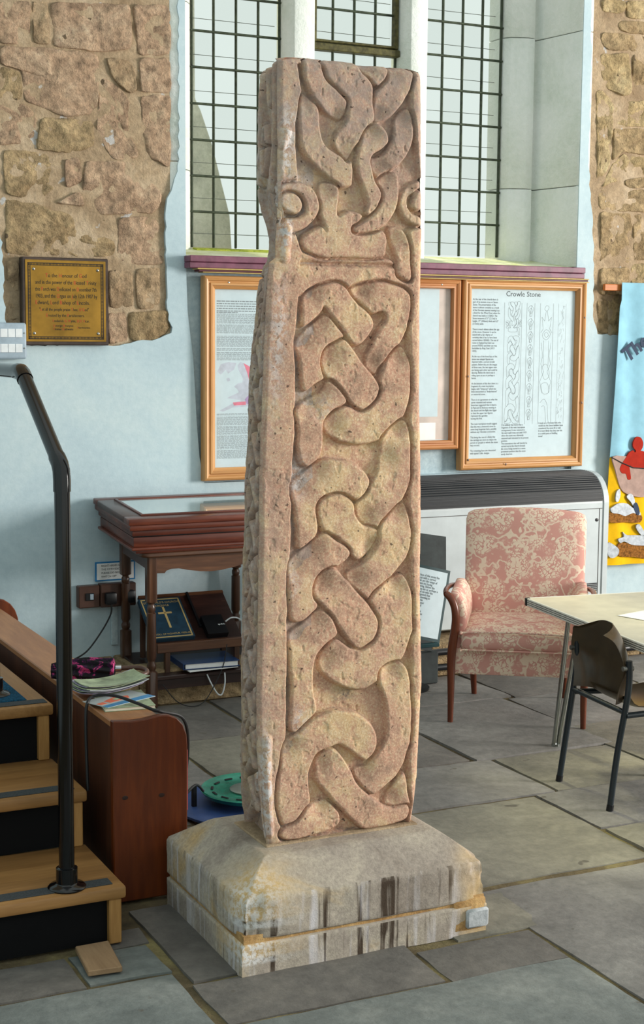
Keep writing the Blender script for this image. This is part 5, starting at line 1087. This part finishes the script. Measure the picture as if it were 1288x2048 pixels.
for k, (zc, rx, rz) in enumerate(((1.765, .012, .014), (1.63, .02, .026), (1.63, .010, .013), (1.44, .022, .04), (1.355, .028, .03))):
    line_g(g, [(4.44+rx*math.cos(a)*(1+.25*math.sin(2*a+k)), zc+rz*math.sin(a)) for a in np.linspace(0, 6.28, 20)])
for sgn in (-1, 1):
    line_g(g, [(4.44+sgn*.004, 1.75), (4.44+sgn*.012, 1.70), (4.44+sgn*.03, 1.72), (4.44+sgn*.02, 1.66), (4.44+sgn*.034, 1.64)]); line_g(g, [(4.44+sgn*.03, 1.59), (4.44+sgn*.02, 1.52), (4.44+sgn*.03, 1.48), (4.44+sgn*.01, 1.44), (4.44+sgn*.034, 1.39), (4.44+sgn*.02, 1.33)])
line_g(g, [(4.425, 1.60), (4.425, 1.47)]); line_g(g, [(4.455, 1.60), (4.455, 1.47)])
line_g(g, smooth_path([(4.41, 1.28), (4.435, 1.30), (4.455, 1.27), (4.46, 1.22), (4.465, 1.175)], 5)); line_g(g, smooth_path([(4.42, 1.26), (4.435, 1.265), (4.443, 1.24), (4.45, 1.175)], 5))
obj('face_drawing', g, 'ink', fr3)
g = G()
for x in (4.512, 4.558): line_g(g, [(x, DZ0), (x, DZ1)], .0012)
for i in range(70):
    x = kk.uniform(4.516, 4.55); z = kk.uniform(DZ0+.01, DZ1-.02); line_g(g, [(x, z), (x+kk.uniform(-.006, .006), z+kk.uniform(.006, .016)), (x+kk.uniform(-.006, .008), z+kk.uniform(.01, .02))], .0011)
obj('face_drawing', g, 'ink_soft', fr3)
for x, z in ((3.955, 1.42), (3.965, 1.00), (4.655, 1.72), (4.65, 1.28), (4.19, .972)): obj('knot', G().lathe([(.006, 0), (.006, .001), (.002, .0015)], 0, 0, 10).xf(lambda a, b, c, x=x, z=z: (x+a*.7, 6.4535-c, z+b)), 'brown_plastic', fr3_)

# ------------------------------------------------------------------ heater and pipes
ht = thing('convector_heater', 'cream metal convector heater with black slatted top behind the armchair', 'heater', (4.1, 6.39, .148))
HX0, HX1 = 3.42, 4.712
prof = [(6.30, .17), (6.28, .18), (6.28, .772), (6.284, .80), (6.296, .835), (6.316, .868), (6.345, .896), (6.385, .914), (6.43, .92), (6.495, .92), (6.495, .17)]
hcs = obj('casing', G().prism(prof, 0, HX0+.02, HX1-.035, 0), 'cream_metal', ht)
end = [(a-(.006 if a < 6.49 else 0), b+(.004 if b > .5 else 0)) for a, b in prof]
obj('end_cap', G().prism(end, 0, HX1-.035, HX1, .003), 'cream_metal', ht); obj('end_cap', G().prism(end, 0, HX0, HX0+.02, .003), 'cream_metal', ht)
arc = [(6.281, .782), (6.284, .80), (6.296, .835), (6.316, .868), (6.345, .896), (6.385, .914), (6.43, .92), (6.48, .921)]
hgr = obj('grille', G().prism([(a-.003, b+.003) for a, b in arc]+[(6.48, .90), (6.32, .80)], 0, HX0+.022, HX1-.037), 'grille_black', ht)
pth = smooth_path(arc, 3); g = G()
for i in range(0, len(pth), 1):
    y, z = pth[i]; g.box(HX0+.022, HX1-.037, y-.007, y+.001, z+.001, z+.0065)
obj('grille_slats', g, 'grille_black', hgr, kind='stuff')
obj('panel_seam', G().box(HX0+.03, HX1-.04, 6.2785, 6.281, .742, .745), 'edge_dark', hcs); obj('panel_seam', G().box(HX1-.058, HX1-.055, 6.2785, 6.281, .2, .742), 'edge_dark', hcs)
obj('lock_knob', G().lathe([(.009, 0), (.009, .003), (.004, .004)], 0, 0, 14).xf(lambda a, b, c: (4.64+a, 6.28-c, .685+b)), 'black_plastic', hcs, True)
for i in range(5): obj('louvre', G().box(4.50, HX1-.06, 6.274, 6.282, .315+i*.009, .320+i*.009), 'grille_black', hcs)
for i, z in enumerate((.120, .046)):
    p = obj('heating_pipe', G().tube([(2.8, 6.075, z), (5.2, 6.075, z)], .0165, 14), 'pipe_black', None, True)
    tag(p, ('upper' if i == 0 else 'lower')+' black heating pipe along the stone kerb', 'pipe', 'heating pipes along the kerb')

# ------------------------------------------------------------------ reading boards left of the armchair
tbd = thing('text_board', 'glossy tilted information board with dark teal border left of the armchair', 'information board', (3.36, 5.95, 0))
def tilt_quad(name, TR_, BR_, wid, th, m, parent, y, ins=0.0, dy=0.0):
    TRv, BRv = Vector((TR_[0], y, TR_[1])), Vector((BR_[0], y-.05, BR_[1])); dwn = (BRv-TRv).normalized(); lf = Vector((-.98, 0, .17)); lf = (lf-dwn*lf.dot(dwn)).normalized(); nn = dwn.cross(lf).normalized()
    if nn.y > 0: nn = -nn
    a = TRv+lf*ins+dwn*ins+nn*dy; b = BRv+lf*ins-dwn*ins+nn*dy; c = b+lf*(wid-2*ins); e = a+lf*(wid-2*ins); V = [a, b, c, e]+[q-nn*th for q in (a, b, c, e)]
    return obj(name, G().add(V, [(0, 1, 2, 3), (7, 6, 5, 4), (0, 4, 5, 1), (1, 5, 6, 2), (2, 6, 7, 3), (3, 7, 4, 0)]), m, parent), a, lf, dwn, nn
_, a_, lf_, dw_, nn_ = tilt_quad('board', (3.571, .532), (3.488, .207), .30, .008, 'board_edge', tbd, 5.95)
tsh = tilt_quad('sheet', (3.571, .532), (3.488, .207), .30, .002, 'paper', tbd, 5.95, .014, .0025)[0]
right_ = -lf_
for i, s in enumerate(['front face of this stone has', 'been cut with a curved', 'top. this are the wings of', 'eight men are facing', 'and dancing. Below the', 'a rider on ass or perhaps a', 'suggested on who the', 'have suggested that', 'Anthony meeting in', 'to Egypt. An', 'thereby upper', 'arriving and', '', 'remains of a', 'a netherstone', 'one of the', 'no agreement', 'sculptures', 'etc." and', 'The', 'a copy of']):
    if s: text('lettering', s, .0160, a_+lf_*.188+dw_*(.050+.0128*i)+nn_*.0032, right_, -dw_, 'ink_soft', tsh, 'LEFT', .0003, squash=.78)
obj('ledge', G().box(3.19, 3.475, 5.875, 5.905, .195, .213, .003), 'board_edge', tbd)
obj('stand_pole', G().tube([(3.33, 5.93, .016), (3.36, 5.96, .45)], .012, 10), 'black_paint', tbd, True); obj('stand_foot', G().lathe([(.11, .002), (.11, .010), (.02, .018)], 3.33, 5.93, 24), 'black_paint', tbd, True)
dbd = thing('dark_board', 'plain dark grey board standing behind the information board', 'board', (3.4, 6.06, 0))
tilt_quad('panel', (3.60, .680), (3.574, .53), .30, .010, 'board_dark', dbd, 6.045); tilt_quad('panel', (3.574, .53), (3.50, .15), .29, .010, 'board_dark', dbd, 6.04)
obj('foot', G().box(3.2, 3.52, 5.96, 6.02, .002, .15, .004), 'board_dark', dbd)
# ------------------------------------------------------------------ armchair
AO = Vector((3.203, 5.318, 0)); AX = Vector((.824, -.566, 0)); AP_ = Vector((.566, .824, 0))
def AW(x, y, z): p = AO+AX*x+AP_*y; return (p.x, p.y, z)
def rbox(x0, x1, y0, y1, z0, z1, r, n=8, fn=None):
    b = bmesh.new(); bmesh.ops.create_cube(b, size=2.0); bmesh.ops.subdivide_edges(b, edges=b.edges[:], cuts=n, use_grid_fill=True)
    hx, hy, hz = (x1-x0)/2, (y1-y0)/2, (z1-z0)/2; c = Vector(((x0+x1)/2, (y0+y1)/2, (z0+z1)/2)); V = []
    for p in b.verts:
        q = Vector((p.co.x*hx, p.co.y*hy, p.co.z*hz)); r_ = min(r, hx, hy, hz)
        i = Vector((max(-hx+r_, min(hx-r_, q.x)), max(-hy+r_, min(hy-r_, q.y)), max(-hz+r_, min(hz-r_, q.z)))); d = q-i
        if d.length > 1e-9: q = i+d.normalized()*r_
        p.co = q+c
        if fn: p.co = fn(*p.co)
    return G().bm(b)
ac = thing('armchair', 'pink floral damask armchair with curved wooden arms in front of the heater', 'armchair', AO)
obj('seat_base', rbox(.005, .545, .01, .52, .205, .322, .012).xf(AW), 'damask', ac, True, sharp=60)
def cush(x, y, z):
    t = (z-.30)/.10; k = max(0, t)*(.016*math.cos((x-.275)/.25*1.4)*math.cos((y-.22)/.22*1.3)); return (x, y-.012*math.sin(math.pi*min(1, max(0, t))), z+k-.010*abs(x-.275)**2*4)
scu = obj('seat_cushion', rbox(.035, .515, -.012, .44, .305, .400, .034, 12, cush).xf(AW), 'damask', ac, True, sharp=70)
for z, o_ in ((.318, 0), (.388, 0)):
    ring = [(.045, -.018), (.505, -.018), (.512, .0), (.512, .43), (.505, .438), (.045, .438), (.038, .43), (.038, .0), (.045, -.018)]
    obj('piping', G().tube([(a, b, z+(.010*math.cos((a-.275)/.25*1.4) if z > .35 and b < 0 else 0)) for a, b in smooth_path(ring, 5)], .0045, 6).xf(AW), 'damask', scu, True)
def back(x, y, z):
    u = (x-.29)/.27; t = (z-.32)/.52; return (x+.012*u*t, y+.22*t*t*.35+.12*t-.020*(1-u*u)*0+.018*(u*u), z+.026*(1-u*u)*max(0, t)**3)
obj('backrest', rbox(.03, .552, .405, .485, .32, .825, .030, 14, back).xf(AW), 'damask', ac, True, sharp=70)
for sx in (0, 1):
    mir = (lambda x: x) if sx == 0 else (lambda x: .553-x)
    def arm(x, y, z):
        t = max(0, (z-.38)/.17); return (mir(x-.030*t*t+.012*math.sin(t*2.6)), y, z-.05*max(0, (y-.1)/.4)**2*(t > .2)*0-.012*y)
    obj('arm_pad', rbox(.004, .058, .022, .50, .25, .552, .024, 8, arm).xf(AW), 'damask', ac, True, sharp=70)
    P = [(0, 0, 0), (.001, 0, .12), (0, 0, .26), (.004, 0, .33), (.013, 0, .40), (.016, -.002, .45), (.010, 0, .495), (-.006, .006, .530), (-.028, .016, .548)]
    R_ = [.0115, .014, .0175, .0185, .0175, .017, .0165, .0165, .014]
    P2 = smooth_path([(a, b, c, r) for (a, b, c), r in zip(P, R_)], 5)
    obj('arm_post', G().tube([AW(mir(q[0]), q[1], q[2]) for q in P2], [q[3] for q in P2], 12), 'chair_wood', ac, True, label='turned-out wooden arm post and front leg')
    P = smooth_path([(-.028, .016, .546), (-.034, .10, .548), (-.030, .25, .540), (-.012, .42, .52), (.01, .50, .50)], 5)
    obj('arm_rail', G().tube([AW(mir(q[0]), q[1], q[2]) for q in P], .011, 10), 'chair_wood', ac, True)
    obj('rear_leg', G().tube([AW(mir(.075), .535, 0), AW(mir(.07), .50, .12), AW(mir(.07), .47, .26)], [.012, .016, .019], 10), 'chair_wood', ac, True)

# ------------------------------------------------------------------ low table
TO = Vector((3.337, 4.968, 0)); E1 = Vector((.9915, -.130, 0)); E2 = Vector((-.150, -.9887, 0)); TZ = .58
def TW(a, b, z): p = TO+E1*a+E2*b; return (p.x, p.y, z)
lt = thing('low_table', 'low cream laminate table with white ribbed edge and steel tube legs', 'table', TO)
obj('tabletop', G().box(.004, .78, .004, 1.30, TZ-.027, TZ, .002).xf(TW), 'laminate', lt)
for nm, b in (('edge_strip', (-.003, .005, .012, 1.30)), ('edge_strip', (.012, .78, -.003, .005))):
    obj(nm, G().box(*b, TZ-.030, TZ+.001, .002).xf(TW), 'edge_white', lt)
for i in range(3):
    z = TZ-.007-i*.0075; g = G(); g.box(-.0036, -.002, .012, 1.30, z-.0012, z+.0012); g.box(.012, .78, -.0036, -.002, z-.0012, z+.0012)
    obj('edge_groove', g.xf(TW), 'edge_dark', lt)
obj('corner_cap', G().box(-.006, .014, -.006, .014, TZ-.031, TZ+.0015, .004, 2).xf(TW), 'black_plastic', lt, True)
for a, b in ((.08, .136), (.70, .136), (.08, 1.18), (.70, 1.18)):
    s = 1 if a < .4 else -1; q = 1 if b < .6 else -1
    for off in (-.008, .010): lg = obj('leg', G().tube([TW(a+off, b, 0), TW(a+s*.058+off*2.4, b+q*.02+off, TZ-.027)], .0098, 12), 'steel', lt, True)
    obj('leg_foot', G().tube([TW(a, b, 0), TW(a, b, .012)], .0165, 12), 'steel', lg, True)
ps = G(); d1 = Vector((.963, .268, 0)); d2 = Vector((.268, -.963, 0)); p0 = Vector((3.435, 4.503, TZ+.001))
tag(obj('paper', ps.slab(lambda u, v: p0+d1*u*.297+d2*v*.21+Vector((0, 0, .0015*math.sin(u*5)*v+.0016)), 8, 6, (0, 0, -.0012)), 'paper_white', None, True), 'loose sheet of white paper on the low table', 'paper')

# ------------------------------------------------------------------ child's chair
CO = Vector((3.137, 4.429, 0)); CU = Vector((-.121, -.993, 0)); CN = Vector((.993, -.121, 0))
def CW(a, n, z): p = CO+CU*a+CN*n; return (p.x, p.y, z)
cc = thing('school_chair', 'small brown plastic school chair with dark tube frame at the low table', 'chair', CO)
for a0, a1 in ((0, .010), (.367, .378)):
    P = smooth_path([(a0, 0, 0), (a0+.004*(1 if a0 < .1 else -1), .026, .2), (a1, .047, .38), (a1, .055, .46), (a1, .052, .525)], 5)
    rl = obj('leg', G().tube([CW(*q) for q in P], .0112, 12), 'chair_frame', cc, True)
    P = smooth_path([(a1, .045, .335), (a1+(.02 if a0 < .1 else -.02), .2, .332), (a1+(.03 if a0 < .1 else -.03), .31, .325), (a1+(.028 if a0 < .1 else -.028), .345, .29), (a1+(.02 if a0 < .1 else -.02), .375, 0)], 6)
    obj('leg', G().tube([CW(*q) for q in P], .0105, 12), 'chair_frame', cc, True)
    obj('leg_cap', G().tube([CW(a0, 0, 0), CW(a0+.0005, .003, .022)], .0128, 12), 'black_plastic', rl, True)
obj('stretcher', G().tube([CW(.008, .043, .345), CW(.372, .043, .345)], .0095, 12), 'chair_frame', cc, True)
def shell(u, v):
    w = 2*u-1; z = .365+v*.262
    hw = .150+.042*math.exp(-((v-.52)/.26)**2)-.010*v
    if v > .82: hw *= math.sqrt(max(.0, 1-((v-.82)/.18)**2*.62))
    top = -.030*max(0, (v-.7)/.3)**2*abs(w)**3
    n = .092-.052*abs(w)**5-.014*abs(w)**2+.018*math.sin(v*3.1)-.020*v
    return CW(.189+w*hw, n, z+top)
obj('back_shell', G().slab(shell, 28, 20, CN*.004), 'shell_brown', cc, True, sharp=50)
def seat(u, v):
    w = 2*u-1; hw = .165-.01*v; n = .075+v*.31; z = .352-.012*math.sin(v*3.1)+.010*abs(w)**3+(.03*(1-v/.12)**2 if v < .12 else 0)-(.03*((v-.85)/.15)**2 if v > .85 else 0)
    return CW(.189+w*hw, n, z)
obj('seat_shell', G().slab(seat, 20, 18, (0, 0, -.004)), 'shell_brown', cc, True, sharp=50)
for a in (.004, .374):
    obj('bolt', G().tube([CW(a, .030, .498), CW(a, .070, .498)], .009, 10), 'screw', cc, True)

# ------------------------------------------------------------------ banner on the right
bn = thing('banner', 'pale blue and yellow fabric banner with red figure and silver fish on the right wall', 'banner', (5.3, 6.45, .4))
YB = 6.445
def edge_x(z): return float(np.interp(z, [.41, .95, 1.78, 1.80, 1.905], [4.824, 4.834, 4.866, 4.878, 4.880]))
def wav(x, z): return .006*math.sin(x*38+1.2*z)+.004*math.sin(x*17+z*3)
def cl(z0, z1): return lambda u, v: (lambda z: (lambda x: (x, YB+wav(x, z)*(1 if z < 1.86 else .3), z))(edge_x(z)+u*(5.75-edge_x(z))))(z0+(z1-z0)*v)
bcl = obj('blue_cloth', G().slab(cl(.984, 1.905), 90, 30, (0, .003, 0)), 'banner_blue', bn, True)
ycl = obj('yellow_cloth', G().slab(cl(.41, .99), 90, 20, (0, .003, 0)), 'banner_yellow', bn, True)
obj('rod', G().box(4.782, 5.9, 6.462, 6.482, 1.862, 1.896, .003), 'rod_wood', bn)
def patch(nm, pts, m, lift=.012, th=.003):
    P = smooth_path(pts, 3, True); o = obj(nm, G().prism(P, 1, YB-.0105-lift*.35-th, YB-.0105-lift*.35+.006), m, bcl if nm == 'figure' else ycl); return o
patch('rock_patch', [(4.845, .994), (4.95, .992), (5.079, .988), (5.2, .985), (5.2, .80), (5.088, .774), (5.015, .773), (4.941, .793), (4.898, .828), (4.863, .922)], 'banner_rock', .004)
patch('figure', [(4.948, 1.012), (4.973, 1.024), (4.985, 1.012), (4.992, 1.022), (4.974, 1.04), (4.972, 1.065), (4.986, 1.09), (5.004, 1.096), (5.024, 1.088), (5.038, 1.062), (5.034, 1.036), (5.022, 1.018), (5.04, 1.018), (5.079, .992), (5.10, .95), (5.082, .924), (4.977, .934), (4.952, .945), (4.958, .91), (4.964, .872), (4.943, .87), (4.931, .899), (4.905, .904), (4.89, .926), (4.903, .955), (4.938, 1.0)], 'felt_red', .008)
obj('fishing_pole', G().tube([(4.835, 6.431, .99), (4.90, 6.428, .96), (4.977, 6.428, .931), (5.05, 6.428, .925)], .003, 6), 'ink_dark', bn)
patch('basket', [(4.835, .695), (4.93, .69), (5.039, .677), (5.036, .635), (4.94, .64), (4.837, .644)], 'felt_brown', .004)
patch('basket', [(4.901, .53), (5.0, .52), (5.099, .507), (5.102, .437), (5.0, .45), (4.901, .462)], 'felt_brown', .004)
FISH = [[(4.838, .716), (4.855, .728), (4.89, .744), (4.943, .741), (4.985, .714), (5.028, .695), (5.034, .673), (4.986, .688), (4.935, .674), (4.893, .688), (4.851, .694)],
        [(4.941, .775), (4.956, .792), (4.977, .787), (4.994, .756), (4.99, .722), (4.968, .749)],
        [(4.893, .552), (4.909, .53), (4.935, .537), (4.983, .517), (5.036, .51), (5.099, .511), (5.097, .554), (5.012, .567), (4.949, .571), (4.922, .589), (4.929, .563)],
        [(4.826, .534), (4.857, .528), (4.9, .496), (4.891, .463), (4.855, .452), (4.828, .475)],
        [(5.008, .61), (5.026, .627), (5.053, .6), (5.076, .564), (5.044, .566)], [(4.873, .804), (4.893, .82), (4.899, .786), (4.885, .752), (4.869, .761)]]
for f in FISH: patch('fish', f, 'fish_silver', .009)
patch('fish', [(4.985, .731), (5.007, .743), (5.028, .695), (5.018, .674), (4.997, .696)], 'navy', .013)
a_ = math.radians(36)
text('lettering', 'The', .108, (4.922, 6.4325, 1.488), (math.cos(a_), 0, math.sin(a_)), (-math.sin(a_), 0, math.cos(a_)), 'navy', bcl, depth=.001, bold=.0035)

# ------------------------------------------------------------------ things on the floor
fd = thing('slotted_disc', 'round green slotted metal disc on a blue base behind the plinth', 'disc', (2.0, 4.65, 0))
DXc, DYc = 2.0, 4.645
obj('base_ring', G().lathe([(.265, .002), (.265, .010), (.25, .014), (.10, .015)], DXc, DYc, 40), 'rim_blue', fd, True)
dsc = obj('disc', G().lathe([(.09, .03), (.165, .045), (.176, .060), (.172, .064), (.16, .060), (.10, .050), (.085, .052), (.02, .056)], DXc, DYc, 48), 'disc_green', fd, True)
obj('hub', G().lathe([(.02, .015), (.072, .05), (.074, .058), (.066, .061), (.03, .058)], DXc, DYc, 32), 'disc_hub', fd, True)
slot = mesh('slot', G().box(-.016, .016, -.005, .005, -.001, .003, .002), 'ink_dark')
for i in range(14):
    a = i*2*math.pi/14; o = bpy.data.objects.new('slot', slot); col.objects.link(o); o.parent = dsc
    o.location = Vector((DXc+.135*math.cos(a), DYc+.135*math.sin(a), .0565)); o.rotation_euler = (0, -.28*0, a+math.pi/2)
obj('support_post', G().box(1.79, 1.806, 4.66, 4.676, .012, .085, .002), 'black_plastic', fd)
wd = G().prism([(1.083, 3.68), (1.174, 3.681), (1.155, 3.507), (1.067, 3.515)], 2, .004, .019, .002)
tag(obj('wood_offcut', wd, 'pine_board'), 'thin rectangular wood offcut lying on the floor before the steps', 'wood')
cb = smooth_path([(1.250, 4.10, .30), (1.258, 4.14, .48), (1.272, 4.165, .545), (1.305, 4.185, .558), (1.345, 4.13, .565), (1.385, 4.06, .556), (1.42, 4.01, .543), (1.445, 4.005, .535), (1.52, 4.03, .50), (1.545, 4.06, .40), (1.55, 4.12, .25), (1.62, 4.35, .14), (1.73, 4.58, .085), (1.80, 4.655, .092), (1.83, 4.66, .064)], 7)
tag(obj('power_cable', G().tube(cb, .0048, 8), 'cable_black', None, True), 'thick black cable curving over the end of the pew ledge', 'cable')
